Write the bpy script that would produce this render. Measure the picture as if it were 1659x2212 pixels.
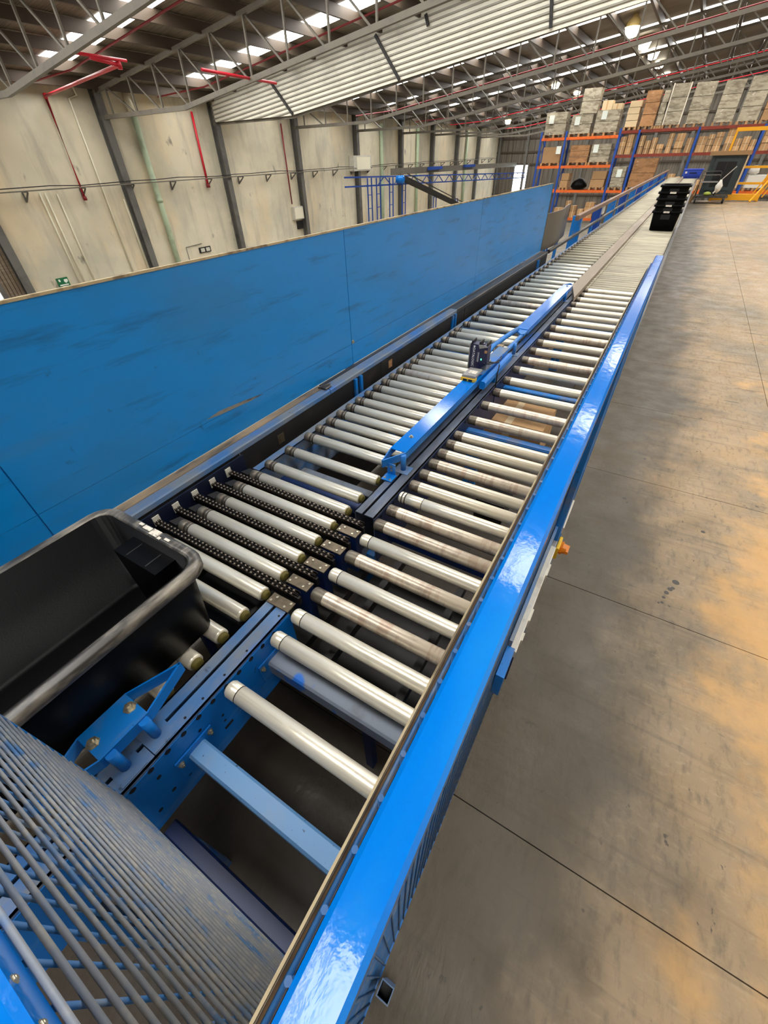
import bpy, bmesh, math, random
from mathutils import Vector, Matrix
random.seed(7)
SC = bpy.context.scene
for _o in list(bpy.data.objects):
    bpy.data.objects.remove(_o)
COL = SC.collection
PI = math.pi

# ------------------------------------------------------------------ camera
def make_camera():
    yaw, pitch, roll = math.radians(31.97974), math.radians(41.04391), math.radians(1.69127)
    f_px = 874.562
    cyw, syw, cp, sp = math.cos(yaw), math.sin(yaw), math.cos(pitch), math.sin(pitch)
    fwd = Vector((-syw * cp, cyw * cp, -sp))
    right = Vector((cyw, syw, 0))
    down = fwd.cross(right)
    r = right * math.cos(roll) + down * math.sin(roll)
    d = down * math.cos(roll) - right * math.sin(roll)
    cd = bpy.data.cameras.new('camera')
    cd.sensor_fit = 'AUTO'
    cd.sensor_width = 36.0
    cd.lens = f_px * 36.0 / 2212.0
    cd.clip_start, cd.clip_end = 0.02, 300
    co = bpy.data.objects.new('camera', cd)
    COL.objects.link(co)
    m = Matrix((( r.x, -d.x, -fwd.x, 0), (r.y, -d.y, -fwd.y, 0), (r.z, -d.z, -fwd.z, 1.75), (0, 0, 0, 1)))
    co.matrix_world = m
    SC.camera = co
make_camera()

# ------------------------------------------------------------------ world and exposure
w = bpy.data.worlds.new('world'); SC.world = w
w.use_nodes = True
w.node_tree.nodes['Background'].inputs[0].default_value = (0.75, 0.86, 1.0, 1)
w.node_tree.nodes['Background'].inputs[1].default_value = 1.0
SC.view_settings.view_transform = 'Standard'
SC.view_settings.look = 'None'
SC.view_settings.gamma = 1.0
SC.view_settings.use_curve_mapping = False
SC.view_settings.exposure = 0.0
SKY_E = 15.0      # daylight coming through the translucent roof sheets
LAMP_E = 14.0
DOOR_E = 9.0

# ------------------------------------------------------------------ materials
def srgb(r, g, b):
    def c(v):
        v /= 255.0
        return v / 12.92 if v <= 0.04045 else ((v + 0.055) / 1.055) ** 2.4
    return (c(r), c(g), c(b), 1)

def mat(name, col, rough=0.5, metal=0.0, layers=(), bump=None, rnd=0.0, coords='world', coat=0.0, rough_var=None, spec=0.5):
    """layers: (colour, scale xyz, low, high, detail) masks of noise mixed over the base colour"""
    m = bpy.data.materials.new(name); m.use_nodes = True
    nt = m.node_tree; N = nt.nodes; L = nt.links
    b = N['Principled BSDF']
    b.inputs['Roughness'].default_value = rough
    b.inputs['Metallic'].default_value = metal
    b.inputs['Specular IOR Level'].default_value = spec
    if coat:
        b.inputs['Coat Weight'].default_value = coat
        b.inputs['Coat Roughness'].default_value = 0.08
    oi = N.new('ShaderNodeObjectInfo')
    if coords == 'world':
        g = N.new('ShaderNodeNewGeometry'); src = g.outputs['Position']
    else:
        tc = N.new('ShaderNodeTexCoord')
        ad = N.new('ShaderNodeVectorMath'); ad.operation = 'ADD'
        ml = N.new('ShaderNodeMath'); ml.operation = 'MULTIPLY'; ml.inputs[1].default_value = 37.0
        L.new(oi.outputs['Random'], ml.inputs[0])
        L.new(tc.outputs['Object'], ad.inputs[0]); L.new(ml.outputs[0], ad.inputs[1]); src = ad.outputs[0]
    cur = None
    rgb = N.new('ShaderNodeRGB'); rgb.outputs[0].default_value = col; cur = rgb.outputs[0]
    if rnd:
        hs = N.new('ShaderNodeHueSaturation')
        mr = N.new('ShaderNodeMapRange'); mr.inputs['To Min'].default_value = 1 - rnd; mr.inputs['To Max'].default_value = 1 + rnd
        L.new(oi.outputs['Random'], mr.inputs['Value']); L.new(mr.outputs[0], hs.inputs['Value'])
        L.new(cur, hs.inputs['Color']); cur = hs.outputs[0]
    for i, (c2, sc, lo, hi, det) in enumerate(layers):
        mp = N.new('ShaderNodeMapping'); mp.inputs['Scale'].default_value = sc if isinstance(sc, tuple) else (sc, sc, sc)
        mp.inputs['Location'].default_value = (i * 3.7, i * 1.3, i * 2.1)
        L.new(src, mp.inputs['Vector'])
        nz = N.new('ShaderNodeTexNoise'); nz.inputs['Scale'].default_value = 1.0; nz.inputs['Detail'].default_value = det
        nz.inputs['Roughness'].default_value = 0.6
        L.new(mp.outputs[0], nz.inputs['Vector'])
        mr = N.new('ShaderNodeMapRange'); mr.inputs['From Min'].default_value = lo; mr.inputs['From Max'].default_value = hi
        L.new(nz.outputs[0], mr.inputs['Value'])
        mx = N.new('ShaderNodeMix'); mx.data_type = 'RGBA'
        mu = N.new('ShaderNodeMath'); mu.operation = 'MULTIPLY'; mu.inputs[1].default_value = c2[3]
        L.new(mr.outputs[0], mu.inputs[0]); L.new(mu.outputs[0], mx.inputs['Factor'])
        L.new(cur, mx.inputs['A']); mx.inputs['B'].default_value = (c2[0], c2[1], c2[2], 1); cur = mx.outputs['Result']
    L.new(cur, b.inputs['Base Color'])
    if rough_var:
        sc, lo, hi = rough_var
        nz = N.new('ShaderNodeTexNoise'); nz.inputs['Scale'].default_value = sc; nz.inputs['Detail'].default_value = 5
        L.new(src, nz.inputs['Vector'])
        mr = N.new('ShaderNodeMapRange'); mr.inputs['From Min'].default_value = 0.3; mr.inputs['From Max'].default_value = 0.7
        mr.inputs['To Min'].default_value = lo; mr.inputs['To Max'].default_value = hi
        L.new(nz.outputs[0], mr.inputs['Value']); L.new(mr.outputs[0], b.inputs['Roughness'])
    if bump:
        sc, st = bump
        mp = N.new('ShaderNodeMapping'); mp.inputs['Scale'].default_value = sc if isinstance(sc, tuple) else (sc, sc, sc)
        L.new(src, mp.inputs['Vector'])
        nz = N.new('ShaderNodeTexNoise'); nz.inputs['Scale'].default_value = 1.0; nz.inputs['Detail'].default_value = 4
        L.new(mp.outputs[0], nz.inputs['Vector'])
        bp = N.new('ShaderNodeBump'); bp.inputs['Strength'].default_value = st; bp.inputs['Distance'].default_value = 0.01
        L.new(nz.outputs[0], bp.inputs['Height']); L.new(bp.outputs[0], b.inputs['Normal'])
    return m

def emit(name, col, strength):
    m = bpy.data.materials.new(name); m.use_nodes = True
    nt = m.node_tree; nt.nodes.remove(nt.nodes['Principled BSDF'])
    e = nt.nodes.new('ShaderNodeEmission'); e.inputs[0].default_value = col; e.inputs[1].default_value = strength
    nt.links.new(e.outputs[0], nt.nodes['Material Output'].inputs[0])
    return m

def a(c, al): return (c[0], c[1], c[2], al)
DUST = srgb(120, 118, 112); DARK = srgb(28, 28, 30); RUST = srgb(128, 92, 74)
M = {}
BLUE = srgb(8, 112, 205)
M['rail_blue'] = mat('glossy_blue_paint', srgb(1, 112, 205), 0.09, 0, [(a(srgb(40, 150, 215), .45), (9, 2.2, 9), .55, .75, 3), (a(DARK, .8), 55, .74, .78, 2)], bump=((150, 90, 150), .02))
M['blue'] = mat('worn_blue_paint', srgb(3, 112, 192), 0.38, 0, [(a(DUST, .75), (14, 5, 14), .5, .75, 6), (a(DARK, .8), 30, .68, .75, 4)])
M['blue_clean'] = mat('clean_blue_paint', srgb(4, 112, 200), 0.34, 0, [(a(srgb(120, 170, 210), .5), (12, 4, 12), .52, .75, 4), (a(DARK, .7), 45, .7, .76, 3)])
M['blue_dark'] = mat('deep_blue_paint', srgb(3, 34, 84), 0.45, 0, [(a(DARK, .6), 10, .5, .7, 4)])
M['blue_dusty'] = mat('dusty_blue_paint', srgb(62, 108, 160), 0.6, 0, [(a(srgb(116, 122, 128), .9), (11, 5, 11), .36, .6, 6), (a(srgb(10, 104, 190), .7), (7, 3, 7), .55, .66, 4), (a(DARK, .7), 26, .66, .74, 3)])
M['frame_grey'] = mat('grimy_blue_grey_paint', srgb(84, 94, 112), 0.55, 0, [(a(srgb(58, 60, 64), .85), (9, 4, 9), .42, .62, 6), (a(srgb(12, 92, 170), .7), (7, 2, 7), .6, .70, 4), (a(srgb(140, 140, 138), .5), (16, 4, 16), .56, .74, 5)])
M['navy_wall'] = mat('near_black_navy_plate', srgb(4, 14, 40), 0.5)
M['blue_tube'] = mat('pale_blue_paint', srgb(92, 140, 188), 0.36, 0, [(a(srgb(120, 140, 170), .6), 8, .5, .7, 4), (a(DARK, .7), 90, .68, .74, 2)])
M['tube_dusty'] = mat('dust_covered_blue_paint', srgb(118, 126, 140), 0.6, 0, [(a(srgb(10, 104, 200), .95), (5, 5, 5), .66, .69, 3), (a(srgb(90, 90, 92), .7), 12, .5, .7, 4)])
M['panel'] = mat('scuffed_blue_sheet', srgb(0, 126, 200), 0.34, 0, [(a(srgb(30, 108, 156), .7), (3, 1.3, 3), .5, .8, 6), (a(srgb(3, 84, 134), .8), (1, 3.0, 26), .56, .75, 5), (a(srgb(90, 110, 125), .5), (2, 1.2, 5), .6, .85, 6), (a(srgb(20, 40, 60), .8), 11, .68, .78, 7)], bump=((4, 14, 60), .06), rough_var=(1.2, .28, .40), rnd=.04)
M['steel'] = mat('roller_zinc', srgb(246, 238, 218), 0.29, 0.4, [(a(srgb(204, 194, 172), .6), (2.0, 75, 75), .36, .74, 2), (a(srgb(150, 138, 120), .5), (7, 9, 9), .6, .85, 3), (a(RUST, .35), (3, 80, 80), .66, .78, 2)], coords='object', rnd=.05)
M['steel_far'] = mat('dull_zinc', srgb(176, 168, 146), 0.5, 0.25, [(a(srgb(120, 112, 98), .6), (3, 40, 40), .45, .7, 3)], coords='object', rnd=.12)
M['steel_rust'] = mat('roller_stained_zinc', srgb(226, 214, 196), 0.34, 0.5, [(a(srgb(170, 126, 104), .45), (16, 5, 5), .54, .64, 6), (a(srgb(170, 130, 110), .35), (50, 6, 6), .56, .64, 3), (a(srgb(120, 104, 92), .6), (14, 14, 14), .55, .75, 6)], coords='object', rnd=.1)
M['roller_end'] = mat('roller_dark_sleeve', srgb(128, 120, 106), 0.46, 0.5, [(a(srgb(84, 66, 54), .85), 40, .45, .65, 4)], coords='object', rnd=.25)
M['groove'] = mat('roller_groove', srgb(60, 54, 48), 0.6, 0.3)
M['bearing'] = mat('yellowed_bearing', srgb(104, 94, 40), 0.5)
M['plate'] = mat('oily_steel_plate', srgb(108, 96, 78), 0.42, 0.6, [(a(srgb(74, 66, 54), .8), 40, .45, .68, 5)])
M['bolt'] = mat('zinc_bolt', srgb(190, 182, 160), 0.32, 0.8, [(a(srgb(130, 112, 80), .7), 80, .5, .7, 3)])
M['chain'] = mat('oily_chain_steel', srgb(74, 66, 58), 0.34, 0.8)
M['chain_roll'] = mat('bright_chain_roller', srgb(122, 112, 100), 0.34, 0.9)
M['black'] = mat('black_plastic', srgb(8, 8, 9), 0.38, 0, [(a(srgb(26, 24, 22), .4), (6, 3, 8), .58, .85, 6)], bump=(220, .05), spec=.1)
M['black_rim'] = mat('scuffed_highlit_black_plastic', srgb(60, 57, 53), 0.34, 0, [(a(srgb(168, 160, 146), .8), (30, 7, 30), .46, .70, 6)])  # scuffs lightened so the colour carries the rim's bright reflection
M['label'] = mat('torn_paper', srgb(214, 206, 192), 0.8, 0, [(a(srgb(120, 112, 104), .8), 90, .55, .65, 3)])
M['belt'] = mat('black_rubber_skirt', srgb(22, 20, 19), 0.6, 0, [(a(srgb(58, 50, 44), .6), (3, 6, 10), .5, .75, 4)])
M['tan'] = mat('dusty_timber_strip', srgb(128, 112, 92), 0.65, 0, [(a(srgb(176, 150, 116), .7), (10, 3, 10), .5, .7, 5), (a(srgb(40, 40, 42), .8), (9, 1.5, 9), .58, .66, 4)])
M['edge'] = mat('raw_sheet_edge', srgb(176, 158, 122), 0.6, .2, [(a(srgb(96, 78, 56), .8), (8, 14, 8), .48, .62, 5)])
M['mesh'] = mat('dusty_blue_wire', srgb(148, 154, 162), 0.55, 0, [(a(srgb(60, 124, 186), .8), (12, 8, 16), .54, .66, 4), (a(srgb(184, 180, 170), .7), 60, .5, .7, 3)])
M['mesh_rod'] = mat('blue_wire', srgb(40, 96, 150), 0.5, 0, [(a(srgb(110, 120, 130), .8), 22, .5, .66, 3)])
M['white'] = mat('off_white_plastic', srgb(206, 202, 190), 0.5, 0, [(a(srgb(150, 142, 126), .6), 14, .52, .72, 4)])
M['yellow'] = mat('yellow_plastic', srgb(226, 184, 40), 0.45)
M['orange_knob'] = mat('orange_plastic', srgb(216, 126, 22), 0.4)
M['navy'] = mat('navy_plastic', srgb(26, 28, 66), 0.4)
M['grey_metal'] = mat('grey_housing', srgb(150, 148, 146), 0.4, .2)
M['led'] = emit('green_led', (0.1, 1.0, 0.45, 1), 3)
M['letter'] = mat('white_print', srgb(232, 232, 240), 0.5)
M['divider'] = mat('taupe_cover_strip', srgb(128, 112, 94), 0.5, .2, [(a(srgb(160, 146, 126), .7), (10, 1.2, 10), .5, .7, 4)])
M['dark_rail'] = mat('dark_steel_rail', srgb(70, 68, 66), 0.4, .5, [(a(srgb(120, 112, 104), .8), (10, 1.2, 10), .5, .7, 4)])
M['brown_rail'] = mat('brown_timber_rail', srgb(120, 92, 74), 0.6, 0, [(a(srgb(150, 124, 104), .7), (14, 1.5, 14), .5, .7, 4)])
M['dark_sheet'] = mat('dark_brown_sheet', srgb(84, 76, 66), 0.36, 0, [(a(srgb(110, 100, 88), .5), 2, .5, .7, 3)])
M['floor'] = mat('worn_mezzanine_board', srgb(152, 128, 96), 0.6, 0, [
    (a(srgb(108, 100, 84), .8), (.9, 0.7, 1), .44, .62, 8), (a(srgb(176, 142, 96), .45), (1.4, 1.1, 1), .5, .66, 8),
    (a(srgb(70, 62, 50), .55), (38, 13, 1), .52, .74, 5), (a(srgb(176, 158, 126), .45), (26, 60, 1), .55, .76, 4),
    (a(srgb(74, 66, 54), .5), (1.4, 22, 1), .54, .72, 5), (a(srgb(44, 39, 32), .85), (30, 20, 1), .69, .74, 3), (a(srgb(60, 53, 44), .7), (2.6, 9, 1), .66, .70, 9)], bump=((46, 24, 1), .35), rough_var=(5, .42, .7), rnd=.04)
M['ground'] = mat('warehouse_slab', srgb(132, 124, 110), 0.5, 0, [(a(srgb(90, 84, 76), .7), 1.2, .45, .65, 6)])
M['wall'] = mat('tilt_up_concrete', srgb(222, 212, 186), 0.85, 0, [
    (a(srgb(186, 182, 162), .8), (.35, .35, .35), .42, .64, 7), (a(srgb(232, 204, 158), .55), (.5, .5, .3), .5, .7, 5),
    (a(srgb(160, 154, 138), .5), (2, 2.4, .35), .52, .72, 6), (a(srgb(98, 92, 80), .7), (1.6, 1.6, .9), .64, .72, 9)], bump=(6, .15), rnd=.09)
M['column'] = mat('grey_painted_steel', srgb(104, 102, 96), 0.55, 0, [(a(srgb(70, 68, 64), .6), 2, .5, .7, 3)])
# grime and painted shadow along the conveyor, tan worn boards further out
def add_grime_and_shade(m):
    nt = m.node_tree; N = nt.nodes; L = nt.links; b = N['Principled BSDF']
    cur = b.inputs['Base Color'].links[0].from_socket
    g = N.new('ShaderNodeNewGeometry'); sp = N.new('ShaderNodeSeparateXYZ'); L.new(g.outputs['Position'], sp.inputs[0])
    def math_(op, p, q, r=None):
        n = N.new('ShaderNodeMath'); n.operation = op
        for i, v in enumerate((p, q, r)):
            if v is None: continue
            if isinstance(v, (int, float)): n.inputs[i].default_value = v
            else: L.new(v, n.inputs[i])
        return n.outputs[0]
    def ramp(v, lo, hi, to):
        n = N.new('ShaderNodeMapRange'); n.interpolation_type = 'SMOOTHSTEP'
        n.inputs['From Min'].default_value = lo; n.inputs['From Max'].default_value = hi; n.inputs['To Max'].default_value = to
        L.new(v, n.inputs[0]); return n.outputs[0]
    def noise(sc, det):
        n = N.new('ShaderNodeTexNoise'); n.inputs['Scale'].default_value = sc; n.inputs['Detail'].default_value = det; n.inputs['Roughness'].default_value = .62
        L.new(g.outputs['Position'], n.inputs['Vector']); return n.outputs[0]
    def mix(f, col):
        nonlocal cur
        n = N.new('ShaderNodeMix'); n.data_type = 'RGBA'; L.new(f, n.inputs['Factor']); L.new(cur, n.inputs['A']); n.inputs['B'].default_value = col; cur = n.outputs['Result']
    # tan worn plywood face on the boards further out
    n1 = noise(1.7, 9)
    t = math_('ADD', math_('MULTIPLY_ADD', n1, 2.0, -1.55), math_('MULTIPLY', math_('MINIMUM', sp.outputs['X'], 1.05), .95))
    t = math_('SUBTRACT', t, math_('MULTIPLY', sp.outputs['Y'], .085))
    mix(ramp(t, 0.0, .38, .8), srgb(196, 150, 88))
    # grey grime plus painted shadow along the conveyor, dirt plus painted shade under it
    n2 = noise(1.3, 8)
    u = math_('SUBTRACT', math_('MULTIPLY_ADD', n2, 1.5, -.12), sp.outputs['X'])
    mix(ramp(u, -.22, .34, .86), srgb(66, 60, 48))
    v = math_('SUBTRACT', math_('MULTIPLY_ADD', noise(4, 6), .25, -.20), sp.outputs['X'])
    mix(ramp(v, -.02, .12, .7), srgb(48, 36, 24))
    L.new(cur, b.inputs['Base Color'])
add_grime_and_shade(M['floor'])
M['truss'] = mat('galvanised_grey_steel', srgb(116, 110, 98), 0.5, .2, [(a(srgb(92, 88, 82), .6), 3, .5, .7, 3)])
M['purlin'] = mat('dark_purlin_steel', srgb(74, 62, 50), 0.55, .2)
M['roof'] = mat('silver_foil_sheeting', srgb(132, 120, 102), 0.55, .25, [(a(srgb(92, 80, 66), .8), (1, 30, 1), .45, .6, 2), (a(srgb(150, 138, 116), .5), .6, .5, .7, 3)])
M['sheet'] = mat('white_ribbed_steel', srgb(228, 224, 208), 0.5, .05, [(a(srgb(170, 166, 152), .5), 1.2, .5, .7, 4)])
M['sheet_rib'] = mat('ribbed_steel_fold', srgb(150, 146, 134), 0.5, .05)
M['back_sheet'] = mat('dim_brown_grey_cladding', srgb(112, 104, 92), 0.6, 0, [(a(srgb(70, 62, 54), .8), (6, 1, .2), .45, .6, 3)])
M['red'] = mat('red_pipe_paint', srgb(208, 34, 52), 0.4)
M['red_dark'] = mat('dark_red_pipe_paint', srgb(132, 28, 34), 0.45)
M['green_pipe'] = mat('pale_green_pipe', srgb(176, 192, 160), 0.5, 0, [(a(srgb(140, 150, 126), .6), 3, .5, .7, 4)])
M['conduit'] = mat('cream_conduit', srgb(236, 230, 206), 0.5)
M['sign_green'] = mat('exit_green', srgb(12, 104, 62), 0.5)
M['sign_white'] = mat('sign_white', srgb(232, 238, 228), 0.5)
M['rack_blue'] = mat('rack_blue_paint', srgb(24, 72, 158), 0.42, 0, rnd=.1)
M['rack_orange'] = mat('rack_orange_paint', srgb(226, 104, 34), 0.45, 0, [(a(srgb(150, 60, 30), .5), 4, .5, .7, 3)], rnd=.1)
M['rack_red'] = mat('rack_rust_paint', srgb(132, 48, 28), 0.5, 0, [(a(srgb(90, 40, 28), .6), 4, .5, .7, 3)])
M['wood'] = mat('pallet_timber', srgb(170, 132, 88), 0.7, 0, rnd=.15)
M['carton'] = mat('brown_carton', srgb(186, 146, 100), 0.7, 0, [(a(srgb(150, 112, 76), .5), 3, .5, .7, 4)], rnd=.3, coords='object')
M['carton_pale'] = mat('pale_carton', srgb(214, 190, 150), 0.7, 0, rnd=.1, coords='object')
M['wrap'] = mat('grey_stretch_wrapped_load', srgb(176, 166, 144), 0.26, 0, [(a(srgb(122, 112, 94), .8), (2.5, 2.5, 9), .45, .62, 4), (a(srgb(226, 220, 204), .7), (7, 7, 18), .6, .68, 5)], bump=((9, 9, 22), .5), coords='object', rnd=.1)
M['wrap_brown'] = mat('brown_stretch_wrapped_load', srgb(178, 132, 90), 0.26, 0, [(a(srgb(128, 92, 62), .7), (2.5, 2.5, 7), .45, .65, 4), (a(srgb(230, 204, 170), .6), (6, 6, 16), .62, .7, 5)], bump=((9, 9, 20), .5), coords='object', rnd=.1)
M['tape'] = mat('white_corner_board', srgb(222, 214, 194), 0.6)
M['dark_box'] = mat('charcoal_panel', srgb(46, 56, 58), 0.45, 0, [(a(srgb(72, 84, 84), .5), 3, .5, .7, 4)])
M['black_deep'] = mat('black_panel', srgb(12, 13, 16), 0.4)
M['yellow_paint'] = mat('safety_yellow_paint', srgb(240, 172, 24), 0.45, 0, rnd=.05)
M['blue_tote'] = mat('blue_plastic', srgb(52, 82, 200), 0.45)
M['white_bag'] = mat('white_plastic_film', srgb(222, 216, 204), 0.4)
M['lamp_glass'] = emit('lamp_glow', (1.0, 0.90, 0.70, 1), LAMP_E)
M['lamp_body'] = mat('lamp_reflector', srgb(214, 186, 120), 0.4, .3)
M['skylight'] = emit('daylit_roof_sheet', (1.0, 0.985, 0.95, 1), SKY_E)
M['daylight'] = emit('daylit_opening', (0.90, 0.96, 1.0, 1), DOOR_E)
M['scar'] = mat('scraped_sheet', srgb(128, 122, 112), 0.6, 0, [(a(srgb(70, 60, 54), .9), (8, 6, 40), .5, .6, 4)])
M['hole'] = mat('punched_hole_shadow', srgb(6, 10, 22), 0.8)
M['hole_brown'] = mat('oil_stain', srgb(52, 46, 38), 0.4)
M['leaf'] = mat('green_plastic_wrap', srgb(150, 160, 60), 0.6)

# ------------------------------------------------------------------ mesh helpers
class MB:
    def __init__(s): s.v = []; s.f = []; s.mi = []; s.sm = []
    def add(s, vs, fs, mi=0, smooth=False):
        o = len(s.v); s.v += [tuple(v) for v in vs]
        for f in fs: s.f.append([o + i for i in f]); s.mi.append(mi); s.sm.append(smooth)
        return s
    def box(s, x0, x1, y0, y1, z0, z1, mi=0):
        x0, x1 = min(x0, x1), max(x0, x1); y0, y1 = min(y0, y1), max(y0, y1); z0, z1 = min(z0, z1), max(z0, z1)
        v = [(x, y, z) for z in (z0, z1) for y in (y0, y1) for x in (x0, x1)]
        return s.add(v, [(0, 2, 3, 1), (4, 5, 7, 6), (0, 1, 5, 4), (2, 6, 7, 3), (0, 4, 6, 2), (1, 3, 7, 5)], mi)
    def cbox(s, x0, x1, y0, y1, z0, z1, c, mi=0, axis='y'):
        """box with its long edges (along axis) chamfered by c"""
        def prof(a0, a1, b0, b1):
            return [(a0 + c, b0), (a1 - c, b0), (a1, b0 + c), (a1, b1 - c), (a1 - c, b1), (a0 + c, b1), (a0, b1 - c), (a0, b0 + c)]
        if axis == 'y':
            p = prof(x0, x1, z0, z1); A = [(q[0], y0, q[1]) for q in p]; B = [(q[0], y1, q[1]) for q in p]
        elif axis == 'x':
            p = prof(y0, y1, z0, z1); A = [(x0, q[0], q[1]) for q in p]; B = [(x1, q[0], q[1]) for q in p]
        else:
            p = prof(x0, x1, y0, y1); A = [(q[0], q[1], z0) for q in p]; B = [(q[0], q[1], z1) for q in p]
        n = len(p)
        return s.add(A + B, [tuple(range(n))[::-1], tuple(range(n, 2 * n))] + [(i, (i + 1) % n, n + (i + 1) % n, n + i) for i in range(n)], mi)
    def prism(s, poly, axis, t0, t1, mi=0):
        """poly of 2D points extruded along axis from t0 to t1 (x: (y,z), y: (x,z), z: (x,y))"""
        def P(q, t): return {'x': (t, q[0], q[1]), 'y': (q[0], t, q[1]), 'z': (q[0], q[1], t)}[axis]
        n = len(poly)
        return s.add([P(q, t0) for q in poly] + [P(q, t1) for q in poly],
                     [tuple(range(n))[::-1], tuple(range(n, 2 * n))] + [(i, (i + 1) % n, n + (i + 1) % n, n + i) for i in range(n)], mi)
    def frustum(s, c0, h0, c1, h1, mi=0):
        """four-sided taper from rectangle centre c0 half sizes h0 to centre c1 half sizes h1"""
        v = [(c[0] + sx * h[0], c[1] + sy * h[1], c[2]) for c, h in ((c0, h0), (c1, h1)) for sx, sy in ((-1, -1), (1, -1), (1, 1), (-1, 1))]
        return s.add(v, [(3, 2, 1, 0), (4, 5, 6, 7), (0, 1, 5, 4), (1, 2, 6, 5), (2, 3, 7, 6), (3, 0, 4, 7)], mi)
    def tube(s, pts, r, n=8, mi=0, cap=True):
        pts = [Vector(p) for p in pts]; rings = []
        for i, p in enumerate(pts):
            d = (pts[min(i + 1, len(pts) - 1)] - pts[max(i - 1, 0)]).normalized()
            up = Vector((0, 0, 1)) if abs(d.z) < .9 else Vector((1, 0, 0))
            u = d.cross(up).normalized(); v = u.cross(d)
            rings.append([p + (u * math.cos(2 * PI * k / n) + v * math.sin(2 * PI * k / n)) * r for k in range(n)])
        vs = [q for rg in rings for q in rg]; fs = []
        for i in range(len(pts) - 1):
            for k in range(n): fs.append((i * n + k, (i + 1) * n + k, (i + 1) * n + (k + 1) % n, i * n + (k + 1) % n))
        s.add(vs, fs, mi, True)
        if cap:
            o = len(s.v) - len(vs)
            s.f.append([o + k for k in range(n)]); s.mi.append(mi); s.sm.append(False)
            s.f.append([o + len(vs) - 1 - k for k in range(n)]); s.mi.append(mi); s.sm.append(False)
        return s
    def lathe(s, prof, axis='x', n=16, c=(0, 0, 0), mis=None, smooth=True):
        """prof: list of (t along axis, radius); mis: material per segment"""
        vs = []
        for t, r in prof:
            for k in range(n):
                u, v = r * math.cos(2 * PI * k / n), r * math.sin(2 * PI * k / n)
                q = {'x': (t, u, v), 'y': (v, t, u), 'z': (u, v, t)}[axis]
                vs.append((c[0] + q[0], c[1] + q[1], c[2] + q[2]))
        o = len(s.v); s.v += vs
        for i in range(len(prof) - 1):
            for k in range(n):
                s.f.append([o + i * n + k, o + i * n + (k + 1) % n, o + (i + 1) * n + (k + 1) % n, o + (i + 1) * n + k])
                s.mi.append(mis[i] if mis else 0); s.sm.append(smooth)
        s.f.append([o + k for k in range(n)][::-1]); s.mi.append(mis[0] if mis else 0); s.sm.append(False)
        s.f.append([o + (len(prof) - 1) * n + k for k in range(n)]); s.mi.append(mis[-1] if mis else 0); s.sm.append(False)
        return s
    def mesh(s, name, mats, off=(0, 0, 0)):
        me = bpy.data.meshes.new(name)
        me.from_pydata([(v[0] - off[0], v[1] - off[1], v[2] - off[2]) for v in s.v], [], s.f)
        for m in mats: me.materials.append(m)
        for p, mi, sm in zip(me.polygons, s.mi, s.sm): p.material_index = mi; p.use_smooth = sm
        bm = bmesh.new(); bm.from_mesh(me); bmesh.ops.recalc_face_normals(bm, faces=bm.faces); bm.to_mesh(me); bm.free()
        me.update()
        return me

WORLD = {}                                   # world location of each object (no parent carries rotation here)
def tag(o, label=None, cat=None, group=None, kind=None):
    if label: o['label'] = label
    if cat: o['category'] = cat
    if group: o['group'] = group
    if kind: o['kind'] = kind
    return o
def empty(name, loc, label=None, cat=None, group=None, kind=None, rz=0):
    o = bpy.data.objects.new(name, None); COL.objects.link(o); o.location = loc; o.rotation_euler[2] = rz
    o.empty_display_size = .1
    WORLD[o.name] = Vector(loc)
    return tag(o, label, cat, group, kind)
def obj(name, mb, m, parent=None, local=False, **kw):
    mats = m if isinstance(m, (list, tuple)) else [m]
    off = (0, 0, 0) if (local or parent is None) else WORLD[parent.name]
    o = bpy.data.objects.new(name, mb.mesh(name, [M[k] for k in mats], off)); COL.objects.link(o)
    if parent: o.parent = parent
    WORLD[o.name] = Vector(off)
    return tag(o, **kw)
def inst(name, me, parent, loc, rot=(0, 0, 0), scale=(1, 1, 1), **kw):
    """one more object on a shared mesh; loc is a world location"""
    o = bpy.data.objects.new(name, me); COL.objects.link(o); o.parent = parent
    off = WORLD[parent.name] if parent else Vector((0, 0, 0))
    o.location = Vector(loc) - off; o.rotation_euler = rot; o.scale = scale
    WORLD[o.name] = Vector(loc)
    return tag(o, **kw)
UNIT = {}
def unit(m):
    """a 1 m bar along X with unit section, per material"""
    if m not in UNIT:
        UNIT[m] = MB().box(0, 1, -.5, .5, -.5, .5).mesh('bar_' + m, [M[m]])
    return UNIT[m]
def bar(name, p, q, wy, wz, m, parent, **kw):
    p, q = Vector(p), Vector(q); d = q - p
    rot = d.to_track_quat('X', 'Z').to_euler()
    return inst(name, unit(m), parent, p, rot, (d.length, wy, wz), **kw)
def boxpart(name, x0, x1, y0, y1, z0, z1, m, parent, **kw):
    return inst(name, unit(m), parent, (min(x0, x1), (y0 + y1) / 2, (z0 + z1) / 2), (0, 0, 0), (abs(x1 - x0), abs(y1 - y0), abs(z1 - z0)), **kw)
def hexbolt(parent, p, r=.008, h=.008, axis='z', m='bolt'):
    k = ('bolt', m)
    if k not in UNIT:
        UNIT[k] = MB().lathe([(-.2, 1.5), (.12, 1.5), (.121, 1.0), (1, 1.0), (1.001, .55), (1.5, .55)], 'z', 6, smooth=False).mesh('bolt_mesh', [M[m]])
    rot = {'z': (0, 0, .3), 'x': (0, PI / 2, 0), 'y': (PI / 2, 0, 0), '-y': (-PI / 2, 0, 0)}[axis]
    return inst('bolt', UNIT[k], parent, p, rot, (r, r, h))

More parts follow.
